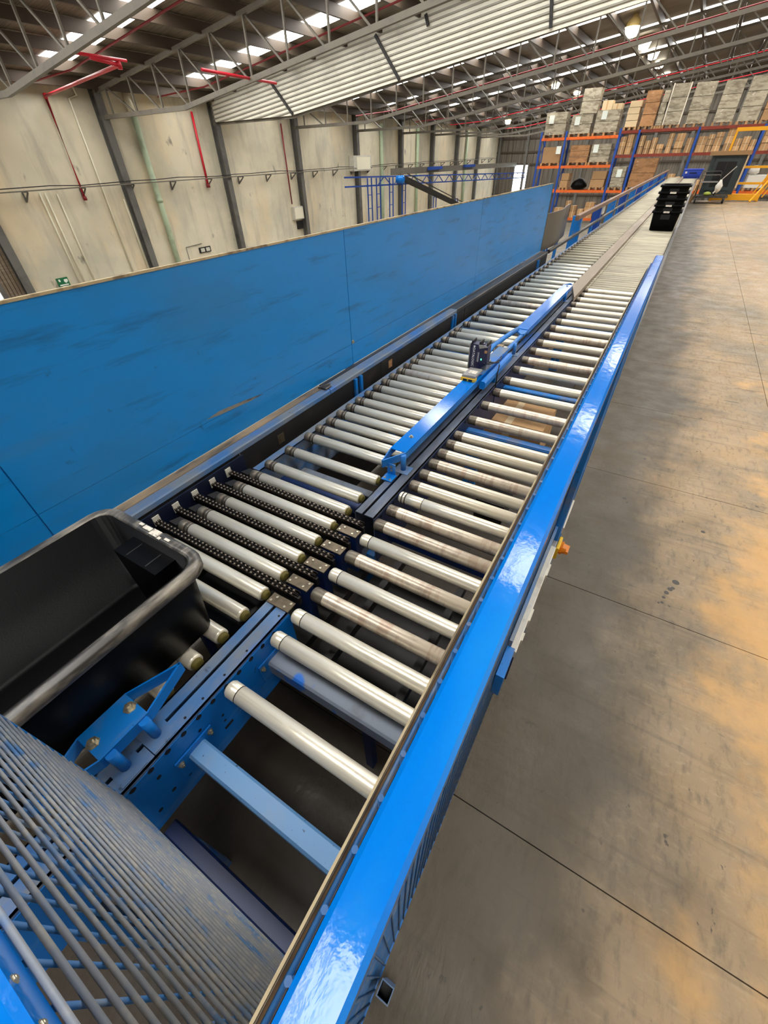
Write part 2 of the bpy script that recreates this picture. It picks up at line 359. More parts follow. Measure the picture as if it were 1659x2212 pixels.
# ================================================================== SETTING
X_W, Y_B, Z_G = -20.0, 58.0, -4.0
X_R, Y_F = 26.0, -14.0
def roof_z(x): return 4.72 + .128 * (x + 15) if x <= 14 else 4.72 + .128 * 29 - .128 * (x - 14)

# mezzanine floor: slab with separate boards
fl = obj('floor', MB().box(-1.72, 8.4, -4, 27.62, -.30, -.014), 'column', kind='structure')
xs = [-1.72, -1.2, 1.2, 3.6, 6.0, 8.4]; ys = [-4.0] + [.485 + 1.2 * k for k in range(-3, 23)] + [27.62]
for i in range(len(xs) - 1):
    for j in range(len(ys) - 1):
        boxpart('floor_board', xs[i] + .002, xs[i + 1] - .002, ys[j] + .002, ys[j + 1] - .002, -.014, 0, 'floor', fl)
om = MB()
for (x, y, r) in ((.561, 1.881, .012), (.599, 1.982, .018), (.575, 1.915, .013), (.588, 1.93, .010), (.545, 1.80, .008), (.55, 1.84, .009), (.53, 1.79, .006), (.27, 2.62, .014), (.29, 2.58, .009), (.34, 3.2, .010), (.72, 2.5, .012)):
    om.lathe([(0, r), (.0006, r * .9)], 'z', 10, (x, y, 0))
obj('oil_spots', om, 'hole_brown', fl, kind='stuff')
gf = obj('ground_floor', MB().box(X_W - .3, X_R + .3, Y_F - .3, Y_B + .3, Z_G - .2, Z_G), 'ground', kind='structure')

# left wall: tilt-up panels between steel columns
wl = obj('wall_left', MB().box(X_W - .35, X_W - .14, Y_F, Y_B, Z_G, 4.0), 'wall', kind='structure')
COLY = [2.0, 7.5, 12.75, 18.15, 23.7, 29.7, 35.7, 41.1, 46.3, 51.6]
edges = [Y_F] + COLY + [Y_B]
for i in range(len(edges) - 1):
    boxpart('concrete_panel', X_W - .14, X_W, edges[i] + .012, edges[i + 1] - .012, Z_G, 4.02, 'wall', wl)
for y in COLY:
    m = MB().box(X_W, X_W + .02, y - .14, y + .14, Z_G, 3.95).box(X_W + .02, X_W + .30, y - .012, y + .012, Z_G, 3.95).box(X_W + .30, X_W + .32, y - .14, y + .14, Z_G, 3.95)
    obj('column', m, 'column', wl)
wb = obj('wall_back', MB().box(X_W - .3, X_R + .3, Y_B, Y_B + .2, Z_G, 8.6), 'back_sheet', kind='structure')
for i in range(15):
    x = X_W + .3 + i * 3.0
    boxpart('column', x - .12, x + .12, Y_B - .3, Y_B, Z_G, roof_z(x) - .1, 'column', wb)
for z in (-1.6, 1.0, 2.0, 3.1, 4.3, 5.6):
    boxpart('girt', X_W, X_R, Y_B - .12, Y_B - .02, z - .07, z + .07, 'purlin', wb)
wr = obj('wall_right', MB().box(X_R, X_R + .2, Y_F, Y_B, Z_G, 7.2), 'wall', kind='structure')
wf = obj('wall_front', MB().box(X_W - .3, X_R + .3, Y_F - .2, Y_F, Z_G, 8.6), 'wall', kind='structure')

# roof: sheeting over purlins, translucent strips, trusses
cm = MB()
cm.prism([(X_W - .4, roof_z(X_W - .4)), (14, roof_z(14)), (X_R + .3, roof_z(X_R + .3)), (X_R + .3, roof_z(X_R + .3) + .05), (14, roof_z(14) + .05), (X_W - .4, roof_z(X_W - .4) + .05)], 'y', Y_F - .2, Y_B + .2)
ce = obj('ceiling', cm, 'roof', kind='structure')
px = X_W + .5; k = 0
while px < X_R:
    zc = roof_z(px)
    boxpart('purlin', px - .05, px + .05, Y_F, Y_B, zc - .28, zc - .03, 'purlin', ce)
    px += 1.45
SKY_Y = [-.6, 5.2, 10.75, 16.1, 21.2, 26.4, 31.2, 37.2, 43.2, 49.0, 54.6]
for y in SKY_Y:
    for x0, x1 in ((X_W + .9, 13.6), (14.4, X_R - .6)):
        m = MB()
        m.prism([(x0, roof_z(x0) - .012), (x1, roof_z(x1) - .012), (x1, roof_z(x1) - .004), (x0, roof_z(x0) - .004)], 'y', y - .48, y + .48)
        obj('skylight', m, 'skylight', ce)
def bot_z(x): return 3.16 if x < -15.2 else (3.17 + .131 * (x + 15.2) if x <= 14 else 3.17 + .131 * (43.2 - x))
def top_z(x): return roof_z(x) - .28
wmesh = unit('truss')
for y in COLY:
    if y < 3: continue
    tr = empty('roof_truss', (X_W, y, 3.2)); tr.parent = ce
    for nm, fz, h in (('bottom_chord', bot_z, .12), ('top_chord', top_z, .10)):
        px_ = [X_W, -15.2, 14, X_R]
        for i in range(3):
            bar(nm, (px_[i], y, fz(px_[i])), (px_[i + 1], y, fz(px_[i + 1])), .10, h, 'truss', tr)
    x = X_W + .9
    while x < X_R - 1.5:
        x2 = x + .72
        bar('web_member', (x, y - .02, bot_z(x)), (x, y - .02, top_z(x)), .05, .05, 'truss', tr)
        bar('web_member', (x, y + .02, top_z(x)), (x2 + .55, y + .02, bot_z(x2 + .55)), .045, .045, 'truss', tr)
        x += 1.42 if y < 40 else 2.1
# daylight in two door openings
d1 = empty('door_1', (-16.9, Y_B - .05, Z_G), kind='structure')
boxpart('door_opening', -17.75, -16.35, Y_B - .06, Y_B - .02, Z_G, .95, 'daylight', d1)
boxpart('door_frame', -17.9, -17.75, Y_B - .14, Y_B - .02, Z_G, 1.1, 'column', d1)
boxpart('door_frame', -16.35, -16.2, Y_B - .14, Y_B - .02, Z_G, 1.1, 'column', d1)
d2 = empty('door_2', (X_W + .02, 6.0, Z_G), kind='structure')
boxpart('door_opening', X_W + .0, X_W + .03, 4.2, 6.62, Z_G, -1.45, 'daylight', d2)
boxpart('door_frame', X_W, X_W + .2, 6.62, 6.78, Z_G, -1.0, 'column', d2)
for i in range(5):
    boxpart('shutter_slat', X_W, X_W + .09, 6.80 + i * .12, 6.90 + i * .12, Z_G, 1.0, 'divider', d2)

# ---- white ribbed smoke curtain hanging on the second truss
sc_y = 18.02
cur = empty('smoke_curtain', (-15, sc_y, 4), 'white ribbed steel smoke curtain hanging across the roof trusses', 'curtain')
def curt(x, t): return 3.19 + .1235 * (x + 15.2) + t
wst = .137
for i in range(10):
    x1 = 8.0
    def xa(t): return max(-19.72, -15.2 - t / .1235)
    lo, hi = i * wst, (i + 1) * wst - .012
    for nm, l2, h2, yy, mm in (('ribbed_strip', lo, hi - .03, 0, 'sheet'), ('rib', hi - .03, hi + .012, -.035, 'sheet_rib')):
        p = [(xa(h2), curt(xa(h2), h2)), (xa(l2), curt(xa(l2), l2)), (x1, curt(x1, l2)), (x1, curt(x1, h2))]
        obj(nm, MB().prism(p, 'y', sc_y + yy, sc_y + .03), mm, cur)
for x, zt, zb in ((-15.98, 4.19, 0), (-11.0, 4.95, 0), (-9.1, 5.2, 4.95), (-5.15, 5.05, 4.5)):
    if not zb: bar('strap', (x, sc_y - .07, zt), (x + .95, sc_y - .07, curt(x + .95, 0)), .05, .09, 'belt', cur)
    else: bar('strap', (x, sc_y - .07, zt), (x + .1, sc_y - .07, zb), .05, .09, 'belt', cur)

# ---- pipes, conduits and fittings along the left wall
xw = X_W + .10
def pipe(name, pts, r, m, label, cat, n=8):
    return obj(name, MB().tube(pts, r, n), m, label=label, cat=cat)
def elbow_pipe(name, pts, r, m, label, cat):
    root = empty(name, pts[0], label, cat)
    obj('pipe_run', MB().tube(pts, r, 8), m, root)
    for p in pts[1:-1]:
        obj('elbow', MB().lathe([(-r * 1.8, r * 1.3), (r * 1.8, r * 1.3)], 'z', 8, p), m, root)
    e = pts[-1]; obj('end_cap', MB().lathe([(-r * 2.4, r * 1.7), (r * .5, r * 1.7)], 'z', 8, e), 'red_dark', root)
    return root
elbow_pipe('sprinkler_pipe', [(-12.8, 8.4, 3.66), (-12.8, 9.1, 3.60), (X_W + .14, 10.95, 3.62), (X_W + .14, 10.9, .92)], .042, 'red', 'bright red sprinkler drop pipe at the left, bending down the concrete wall', 'pipe')
elbow_pipe('sprinkler_pipe', [(X_W + .14, 16.95, 3.5), (X_W + .14, 16.9, 1.04)], .05, 'red', 'short straight red pipe ending halfway down the wall between two columns', 'pipe')
pipe('sprinkler_pipe', [(X_W + .16, 22.62, 3.3), (X_W + .16, 22.65, -.1)], .035, 'red_dark', 'thin dark red pipe running down beside the third column to a white box', 'pipe')
pipe('sprinkler_main', [(-12.85, 7.9, 3.70), (-12.75, 9.3, 3.68)], .03, 'red', 'red sprinkler main under the roof at the top left corner', 'pipe')
pipe('sprinkler_main', [(-12.0, 10.9, 3.62), (-12.15, 13.9, 3.6)], .034, 'red', 'thick bright red main crossing the roof bay before the smoke curtain', 'pipe')
for i, (y, lab) in enumerate([(9.2, 'dark red branch pipe climbing under the roof in the nearest bay'), (13.6, 'dark red branch pipe under the roof just behind the first truss'), 
                              (26.3, 'red branch pipe under the roof behind the smoke curtain'), (33.6, 'red branch pipe under the roof over the first lamps'), (39.2, 'red branch pipe crossing under the far roof, in the middle'), (50.0, 'red branch pipe at the far end of the roof above the stacked loads')]):
    x0, x1 = -17.5, 11.0
    pipe('sprinkler_branch', [(x0, y, bot_z(x0) + .45), (-15, y, bot_z(-15) + .5), (x1, y, bot_z(x1) + .45)], (.022 if y < 20 else .026), 'red' if y > 39 else 'red_dark', lab, 'pipe', 6)
dp = empty('downpipe', (X_W + .16, 14.05, -1), 'wide pale green downpipe on the wall between the first two columns', 'pipe')
obj('pipe_run', MB().tube([(X_W + .16, 14.05, Z_G), (X_W + .16, 14.06, 3.5)], .115, 12), 'green_pipe', dp)
obj('pipe_collar', MB().lathe([(-.06, .14), (.06, .14)], 'z', 12, (X_W + .16, 14.05, .62)), 'green_pipe', dp)
obj('pipe_offset', MB().tube([(X_W + .16, 14.06, 3.3), (X_W + .22, 13.98, 3.6), (X_W + .2, 13.95, 3.9)], .13, 12), 'conduit', dp)
for y, lab in ((32.9, 'pale green downpipe on the far wall, just past the white wall box'), (38.4, 'pale green downpipe on the far wall, third counting from the left'), (48.6, 'pale green downpipe on the far wall, nearest the back corner')):
    pipe('downpipe', [(X_W + .16, y, Z_G), (X_W + .16, y, 3.6)], .12, 'green_pipe', lab, 'pipe')
pipe('conduit', [(X_W + .05, 11.75, -1.9), (X_W + .05, 11.78, 3.62), (X_W + .05, 12.1, 3.72), (X_W + .3, 11.9, 4.05)], .035, 'conduit', 'long cream conduit with a kinked top beside the bright red drop pipe', 'pipe', 6)
for (y, zt, lab) in ((9.42, 1.14, 'thin cream conduit, first from the left of the group below the cable tray'), (9.6, 1.12, 'thin cream conduit, second from the left of the group below the cable tray'),
                     (10.0, 1.07, 'thin cream conduit, third from the left of the group below the cable tray'), (12.5, .76, 'thin cream conduit right beside the first grey column')):
    pipe('conduit', [(X_W + .06, y, -1.95), (X_W + .06, y, zt)], .028, 'conduit', lab, 'pipe', 6)
def tray_z(y): return 1.19 + .0075 * (y - 9.7)
ct = empty('cable_tray', (X_W + .2, 12, 1.2), 'thin cable tray on brackets running along the concrete wall', 'tray')
obj('tray_rail', MB().prism([(2, tray_z(2)), (57, tray_z(57)), (57, tray_z(57) + .035), (2, tray_z(2) + .035)], 'x', X_W + .36, X_W + .42), 'truss', ct)
for i in range(24):
    y = 8.9 + i * 2.02; z = tray_z(y)
    obj('tray_bracket', MB().prism([(X_W, z - .0), (X_W + .42, z - .0), (X_W + .42, z - .03), (X_W + .06, z - .03), (X_W + .06, z - .22), (X_W + .36, z - .03), (X_W + .42, z - .03), (X_W + .04, z - .30), (X_W, z - .30)], 'y', y - .018, y + .018), 'column', ct)
obj('cables', MB().tube([(X_W + .37, 2 + i * 1.1, tray_z(2 + i * 1.1) + .10 + .035 * math.sin(i * 1.7) * math.sin(i * .6)) for i in range(50)], .016, 6), 'belt', ct)
sg = empty('exit_sign', (X_W + .02, 8.83, -1.6), 'green running man exit sign with a white arrow on the concrete wall', 'sign')
boxpart('sign_plate', X_W + .005, X_W + .03, 8.62, 9.05, -1.78, -1.44, 'sign_green', sg)
def yz(name, poly, m, x=X_W + .031, t=.006): return obj(name, MB().prism(poly, 'x', x, x + t), m, sg)
yz('pictogram', [(8.90, -1.50), (9.02, -1.50), (9.02, -1.58), (8.98, -1.60), (8.93, -1.63), (8.88, -1.58), (8.88, -1.53)], 'sign_white')
yz('pictogram', [(8.68, -1.50), (8.73, -1.47), (8.76, -1.52), (8.74, -1.57), (8.70, -1.56)], 'sign_white')
yz('sign_lettering', [(8.67, -1.66), (9.0, -1.66), (9.0, -1.70), (8.67, -1.70)], 'sign_white')
yz('arrow', [(8.67, -1.74), (8.75, -1.72), (9.0, -1.73), (9.0, -1.75), (8.75, -1.755)], 'sign_white')
sw = empty('wall_switch', (X_W + .03, 15.85, -1.43), 'black switch plate with two white sockets on the wall', 'switch')
boxpart('back_plate', X_W, X_W + .05, 15.5, 16.2, -1.56, -1.33, 'black_deep', sw)
boxpart('socket', X_W + .05, X_W + .08, 15.58, 15.8, -1.52, -1.37, 'white', sw); boxpart('socket', X_W + .05, X_W + .08, 15.9, 16.12, -1.52, -1.37, 'white', sw)
pipe('conduit', [(X_W + .03, 14.8, -1.9), (X_W + .03, 14.8, -1.22), (X_W + .03, 15.75, -1.18)], .015, 'column', 'thin bent grey conduit next to the double wall socket', 'pipe', 6)
jb = empty('junction_box', (X_W + .1, 23.1, -.5), 'small cream box on the wall below the thin dark red pipe', 'box')
boxpart('box_body', X_W, X_W + .2, 22.72, 23.55, -.86, -.25, 'white', jb); boxpart('box_lid', X_W + .2, X_W + .22, 22.76, 23.51, -.82, -.29, 'conduit', jb)
boxpart('cable_mess', X_W, X_W + .1, 23.0, 23.5, -1.35, -.95, 'belt', jb)
wbx = empty('wall_box', (X_W + .25, 30, 1.6), 'large square white box on brackets high on the far wall', 'box')
boxpart('box_body', X_W + .02, X_W + .4, 28.95, 31.1, 1.2, 1.98, 'white', wbx); boxpart('front_cover', X_W + .4, X_W + .43, 29.25, 30.9, 1.27, 1.9, 'conduit', wbx)

# ---- blue lattice girder, posts and the black incline below the wall
gx = -16.0
lg = empty('lattice_girder', (gx, 24, .9), 'blue lattice girder carrying a walkway in front of the far wall', 'girder')
gz0 = lambda y: 1.02 - .022 * (y - 22.7)
for dz in (.05, -.34):
    bar('girder_chord', (gx, 22.7, gz0(22.7) + dz), (gx, 56, gz0(56) + dz), .09, .07, 'rack_blue', lg)
yy = 26.0
while yy < 55:
    bar('girder_diagonal', (gx, yy, gz0(yy) - .34), (gx, yy + .75, gz0(yy) + .04), .04, .04, 'rack_blue', lg)
    bar('girder_diagonal', (gx, yy + 1.5, gz0(yy) - .34), (gx, yy + .75, gz0(yy) + .04), .04, .04, 'rack_blue', lg)
    yy += 1.9
for y, lab in ((24.75, 'blue ladder frame, leftmost of the scaffold frames beyond the panel'), (25.7, 'blue ladder frame, second from the left beyond the panel'), (27.2, 'blue ladder frame, third from the left beyond the panel'), (28.8, 'blue ladder frame, rightmost of the close group beyond the panel'),
               (33.5, 'thin blue ladder frame under the black incline, nearer one'), (37.5, 'thin blue ladder frame under the black incline, farther one')):
    lf = empty('ladder_frame', (gx, y, Z_G), lab, 'frame')
    zt = gz0(y) if y < 30 else gz0(y) - .5 - (y - 30) * .12
    for dy in (0, .42): bar('frame_post', (gx + .1, y + dy, Z_G), (gx + .1, y + dy, zt), .055, .055, 'rack_blue', lf)
    z = Z_G + .5
    while z < zt - .2:
        bar('frame_rung', (gx + .1, y, z), (gx + .1, y + .42, z), .035, .035, 'rack_blue', lf); z += .62
inc = empty('incline_conveyor', (gx, 30, .5), 'black incline conveyor sloping down from the blue girder', 'conveyor')
bar('incline_bed', (gx + .4, 28.2, .88), (gx + .4, 43, -2.3), .5, .18, 'belt', inc)
bar('incline_rail', (gx + .7, 28.4, 1.05), (gx + .7, 43, -2.1), .04, .05, 'dark_rail', inc)
obj('drive_drum', MB().lathe([(-.25, .10), (-.22, .2), (.22, .2), (.25, .10)], 'x', 16, (gx + .4, 28.0, .80)), 'rail_blue', inc)
wk = empty('walkway_beam', (-17.2, 40, 1.0), 'grey walkway beam with blue cabinets behind the lattice girder', 'beam')
bar('beam_web', (-17.4, 30, 1.12), (-17.4, 57, 1.02), .1, .34, 'truss', wk)
for y in (35.2, 42.0): boxpart('cabinet', -17.3, -17.1, y, y + 2.2, 1.08, 1.26, 'rack_blue', wk)

# ---- glowing high bay lamps
LM = {}
def lamp(loc, r, label):
    o = empty('high_bay_lamp', loc, label, 'lamp')
    if not LM:
        LM['sh'] = MB().lathe([(0, 1.0), (.02, 1.0), (.55, .75), (.9, .32), (1.25, .3), (1.3, .1)], 'z', 14).mesh('lamp_shade_mesh', [M['lamp_body']])
        LM['gl'] = MB().lathe([(-.9, .35), (-.8, .66), (-.05, .9), (.0, .94)], 'z', 14).mesh('lamp_lens_mesh', [M['lamp_glass']])
    inst('lamp_shade', LM['sh'], o, loc, scale=(r, r, r)); inst('lamp_lens', LM['gl'], o, loc, scale=(r, r, r))
    bar('hanger', (loc[0], loc[1], loc[2] + r * 1.2), (loc[0], loc[1], roof_z(loc[0]) - .1), .02, .02, 'belt', o)
for p, r, l in [((-4.4, 28, 5.72), .22, 'glowing high bay lamp, nearest of the row under the ridge at the top right'), ((-4.45, 33, 5.9), .22, 'glowing high bay lamp, second from the near end of the right row'),
                ((-4.45, 37.5, 6.0), .22, 'glowing high bay lamp, third from the near end of the right row'), ((-4.45, 42, 6.05), .22, 'glowing high bay lamp, fourth from the near end of the right row'),
                ((-4.5, 48, 6.2), .22, 'glowing high bay lamp, fifth from the near end of the right row'), ((-4.6, 54, 6.35), .22, 'glowing high bay lamp, last and farthest of the right row'),
                ((-11.0, 36, 5.45), .22, 'glowing high bay lamp left of the tall wrapped load, nearest the smoke curtain'), ((-10.3, 40, 5.4), .22, 'glowing high bay lamp, second from the left behind the smoke curtain'),
                ((-10.1, 46, 5.45), .22, 'glowing high bay lamp hanging just above the tall grey wrapped load'), ((-16.6, 50, 4.2), .2, 'glowing high bay lamp low and far left near the back wall')]:
    lamp(p, r * 1.5, l)

# ================================================================== ROLLER CONVEYORS
R_R, Z_AX = .0235, .7265
def roller_mesh(name, x0, x1, style, main='steel'):
    m = MB(); r = R_R
    if style == 'right':
        prof = [(x0 - .006, .006), (x0 - .0055, r * .55), (x0, r * .88), (x0 + .005, r), (x0 + .034, r), (x0 + .0345, r * .965), (x0 + .0365, r * .965), (x0 + .037, r), (x1 - .03, r), (x1 - .004, r), (x1, r * .85), (x1 + .008, r * .5)]
        mis = [2, 2, 0, 0, 3, 3, 3, 0, 0, 0, 2]
    elif style == 'right_dirty':
        prof = [(x0 - .006, .006), (x0 - .0055, r * .55), (x0, r * .9), (x0 + .004, r), (x0 + .042, r), (x0 + .0425, r * .985), (x1 - .004, r), (x1, r * .85), (x1 + .008, r * .5)]
        mis = [3, 3, 1, 1, 1, 0, 0, 2]
    elif style == 'right_ringed':
        prof = [(x0 - .006, .006), (x0, r * .88), (x0 + .005, r), (x0 + .012, r), (x0 + .0125, r * .94), (x0 + .016, r * .94), (x0 + .0165, r), (x0 + .026, r), (x0 + .0265, r * .94), (x0 + .03, r * .94), (x0 + .0305, r), (x0 + .10, r), (x0 + .1005, r * .96), (x0 + .102, r * .96), (x0 + .1025, r), (x1, r), (x1 + .008, r * .5)]
        mis = [2, 0, 0, 3, 3, 3, 0, 3, 3, 3, 0, 3, 3, 3, 0, 2]
    else:   # left lane: sleeve with two belt grooves, yellow bearing at the right end
        prof = [(x0 - .01, .006), (x0, r * .8), (x0 + .004, r * .97), (x0 + .034, r * .97), (x0 + .0355, r * .86), (x0 + .040, r * .86), (x0 + .0415, r * .98), (x0 + .052, r * .98), (x0 + .0535, r * .86), (x0 + .058, r * .86), (x0 + .0595, r), (x1 - .012, r), (x1 - .006, r * .97), (x1 - .0055, r * .72), (x1 + .006, r * .68), (x1 + .0065, r * .3)]
        mis = [1, 1, 1, 3, 3, 3, 1, 3, 3, 3, 0, 0, 0, 2, 2]
    m.lathe(prof, 'x', 16, mis=mis)
    return m.mesh(name, [M[main], M['roller_end'], M['bearing'], M['groove']])

RX0, RX1 = -.613, -.060
LX0, LX1 = -1.250, -.742
# ---------------------------------------------------------------- right lane
rc = empty('roller_conveyor', (-.34, 0, 0), 'right roller conveyor lane of bare steel rollers beside the mesh guard', 'conveyor')
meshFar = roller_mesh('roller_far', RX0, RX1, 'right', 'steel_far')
meshR = [roller_mesh('roller_right', RX0, RX1, 'right'), roller_mesh('roller_right_ringed', RX0, RX1, 'right_ringed'), roller_mesh('roller_right_stained', RX0, RX1, 'right_dirty', 'steel_rust'), roller_mesh('roller_right_dirty', RX0, RX1, 'right_dirty')]
yR = [.206, .375, .463, .556, .648, .740, .832, .925, 1.018, 1.110, 1.200, 1.290, 1.383, 1.476, 1.568, 1.660] + [1.838 + .1872 * i for i in range(17)]
stained = {3: 2, 5: 2, 7: 2, 8: 2, 9: 1, 12: 2, 16: 2, 17: 2, 21: 2, 24: 2}
for i, y in enumerate(yR):
    inst('roller', meshR[stained.get(i, 0 if i < 8 else 3)], rc, (0, y, Z_AX), (random.uniform(0, 6), 0, 0))
y = yR[-1] + .0935; n = 0
lo = MB()
while y < 29.9:
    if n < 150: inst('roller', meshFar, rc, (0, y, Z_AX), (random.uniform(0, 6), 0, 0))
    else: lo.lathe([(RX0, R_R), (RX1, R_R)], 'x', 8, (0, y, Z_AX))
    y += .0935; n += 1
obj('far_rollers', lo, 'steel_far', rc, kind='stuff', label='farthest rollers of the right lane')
def chan(name, x0, x1, y0, y1, z0, z1, side, m, parent, t=.004, **kw):
    """C channel: top and bottom flange and a web on the given side"""
    b = MB().box(x0, x1, y0, y1, z1 - t, z1).box(x0, x1, y0, y1, z0, z0 + t)
    if side == 'l': b.box(x0, x0 + t, y0, y1, z0, z1)
    else: b.box(x1 - t, x1, y0, y1, z0, z1)
    return obj(name, b, m, parent, **kw)
chan('side_rail', -.674, -.631, -.42, .004, .500, .740, 'r', 'blue_dusty', rc)
chan('side_rail', -.674, -.631, .006, .456, .500, .740, 'r', 'blue_dusty', rc)
chan('side_rail', -.672, -.629, .935, 4.86, .500, .740, 'r', 'frame_grey', rc)
chan('side_rail', -.672, -.629, 4.862, 29.95, .500, .740, 'r', 'dark_rail', rc)
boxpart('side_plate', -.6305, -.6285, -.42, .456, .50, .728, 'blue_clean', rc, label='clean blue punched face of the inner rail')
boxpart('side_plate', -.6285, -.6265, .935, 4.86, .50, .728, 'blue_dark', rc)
chan('side_rail', -.0565, -.049, -.42, 4.9, .52, .735, 'r', 'blue', rc)
boxpart('lower_panel', -.0512, -.0495, -.42, .62, .04, .518, 'blue_tube', rc, label='pale blue lower side panel')
chan('side_rail', -.058, -.020, 1.80, 29.95, .56, .775, 'l', 'dark_rail', rc)
hl = MB()
for k in range(11):
    hl.lathe([(0, .0078), (.0012, .0078)], 'x', 8, (-.6287, -.064 + k * .0447, .7225 if k != 5 else .7225))
for (yy, zz, r) in [(-.019, .675, .006), (-.018, .58, .006), (.025, .567, .005), (-.063, .564, .006), (.161, .637, .004), (.159, .609, .004), (.10, .675, .005), (.21, .67, .005)]:
    hl.lathe([(0, r), (.0012, r)], 'x', 8, (-.6287, yy, zz))
hl.box(-.6287, -.6275, .148, .176, .572, .582)
for k in range(30):
    hl.lathe([(0, .007), (.0012, .007)], 'x', 8, (-.6267, .98 + k * .0935, .715))
obj('punched_holes', hl, 'hole', rc, kind='stuff')
td = MB()
for (xx, yy) in [(-.645, .149), (-.645, .095), (-.645, .22), (-.645, .30), (-.645, .43), (-.645, -.03)]:
    td.lathe([(0, .0035), (.001, .0035)], 'z', 8, (xx, yy, .7398))
obj('punched_holes', td, 'hole', rc, kind='stuff')
for (y0, y1, z1, m) in [(.046, .096, .643, 'blue_tube'), (.330, .382, .645, 'tube_dusty'), (1.845, 1.895, .655, 'blue'), (2.455, 2.505, .655, 'blue'), (3.9, 3.95, .655, 'blue'), (1.03, 1.08, .60, 'blue_dark'), (6.0, 6.05, .65, 'blue'), (9.0, 9.05, .65, 'blue')]:
    obj('cross_tube', MB().cbox(-.626, -.057, y0, y1, z1 - .062, z1, .006, axis='x'), m, rc)
    if z1 > .64 and y0 < 1:
        boxpart('end_plate', -.6265, -.6225, y0 - .03, y1 + .028, z1 - .066, z1 + .018, 'blue_clean', rc)
        for yy in (y0 - .02, y1 + .018):
            hexbolt(rc, (-.6225, yy, z1), .006, .007, 'x')
for y in (-.3, .95, 2.2, 4.6, 8, 12, 16, 20, 24, 28):
    for x in (-.655, -.054 if y < 1.8 else -.045):
        boxpart('leg', x - .018, x + .018, y - .02, y + .02, 0, .53, 'blue', rc)
for y in (.62, 1.62, 3.2): boxpart('drive_unit', -.45, -.30, y, y + .16, .30, .42, 'belt', rc)
# ---------------------------------------------------------------- left lane
lc = empty('roller_conveyor', (-1.0, 0, 0), 'left roller conveyor lane with grooved sleeves, next to the tall blue panel', 'conveyor')
meshL = [roller_mesh('roller_left', LX0, LX1, 'left'), roller_mesh('roller_left_stained', LX0, LX1, 'left', 'steel_rust')]
yL = [.112, .208, .300, .385, .474, .562, .650, .743, .836, .930, 1.022, 1.156, 1.298, 1.387, 1.475, 1.567, 1.655, 1.747, 1.842, 1.936, 2.030, 2.126, 2.222, 2.312, 2.405, 2.505, 2.620, 2.760, 2.895, 3.040, 3.131, 3.312, 3.497, 3.680]
y = yL[-1]
while y < 18: y += .1925; yL.append(y)
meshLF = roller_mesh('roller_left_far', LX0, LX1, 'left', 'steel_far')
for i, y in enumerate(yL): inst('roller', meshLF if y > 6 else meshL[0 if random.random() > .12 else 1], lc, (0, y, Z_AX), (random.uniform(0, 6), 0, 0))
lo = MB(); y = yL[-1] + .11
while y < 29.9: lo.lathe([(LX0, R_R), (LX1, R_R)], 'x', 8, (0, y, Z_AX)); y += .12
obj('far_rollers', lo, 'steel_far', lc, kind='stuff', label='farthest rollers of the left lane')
chan('side_rail', -.718, -.684, -.42, .456, .500, .740, 'l', 'blue_dusty', lc)
chan('side_rail', -.716, -.683, .935, 4.86, .500, .740, 'l', 'frame_grey', lc)
chan('side_rail', -.716, -.681, 4.862, 29.95, .500, .740, 'l', 'dark_rail', lc)
chan('side_rail', -1.310, -1.268, .985, 4.2, .48, .706, 'r', 'blue_dusty', lc)
chan('side_rail', -1.306, -1.264, 4.202, 29.95, .48, .715, 'r', 'blue_dusty', lc)
boxpart('cross_plate', -1.262, -.722, 1.05, 1.12, .56, .60, 'blue_dark', lc); boxpart('cross_plate', -1.262, -.722, 1.215, 1.26, .52, .56, 'tube_dusty', lc)
for y in (3.0, 5.0, 8.0): boxpart('cross_plate', -1.262, -.722, y, y + .05, .55, .60, 'blue', lc)
for y in (-.3, .96, 2.2, 4.6, 8, 12, 16, 20, 24, 28):
    for x in (-.7, -1.285): boxpart('leg', x - .018, x + .018, y - .02, y + .02, 0, .5, 'blue', lc)
bl = MB()
for i in range(11, 27, 2): bl.tube([(LX0 + .0475, yL[i], Z_AX - .021), (LX0 + .0475, yL[i + 1], Z_AX - .021)], .0025, 6)
obj('drive_bands', bl, 'belt', lc, kind='stuff')
# ---------------------------------------------------------------- chain transfer between the lanes
tf = empty('chain_transfer', (-1.0, .65, 0), 'chain transfer unit set between the left rollers with five riveted steel blocks', 'transfer')
pitch = .01905
cmsh = MB(); nlk = 36
for strand in (-.0068, .0068):
    for k in range(nlk):
        x = k * pitch; w2 = .0046 if k % 2 else .0034
        for q in (-w2, w2):
            cmsh.cbox(x - .0045, x + pitch + .0045, strand + q - .0007, strand + q + .0007, -.0075, .0065, .003, 0, 'y') if False else cmsh.prism([(x - .004, -.004), (x, -.0075), (x + pitch, -.0075), (x + pitch + .004, -.004), (x + pitch + .004, .003), (x + pitch, .0065), (x + pitch * .5, .0048), (x, .0065), (x - .004, .003)], 'y', strand + q - .0006, strand + q + .0006)
        cmsh.lathe([(strand - .0028, .0066), (strand + .0028, .0066)], 'y', 8, (x, 0, 0), mis=[1])
chain_me = cmsh.mesh('duplex_chain_mesh', [M['chain'], M['chain_roll']])
for y in (.5175, .606, .6965, .7895, .883):
    inst('chain', chain_me, tf, (-1.335, y, .738), kind='stuff')
    boxpart('chain_track', -1.335, -.64, y - .006, y + .006, .700, .730, 'belt', tf)
blk = [(.468, 'plate'), (.556, 'plate'), (.643, 'plate'), (.735, 'plate'), (.828, 'plate')]
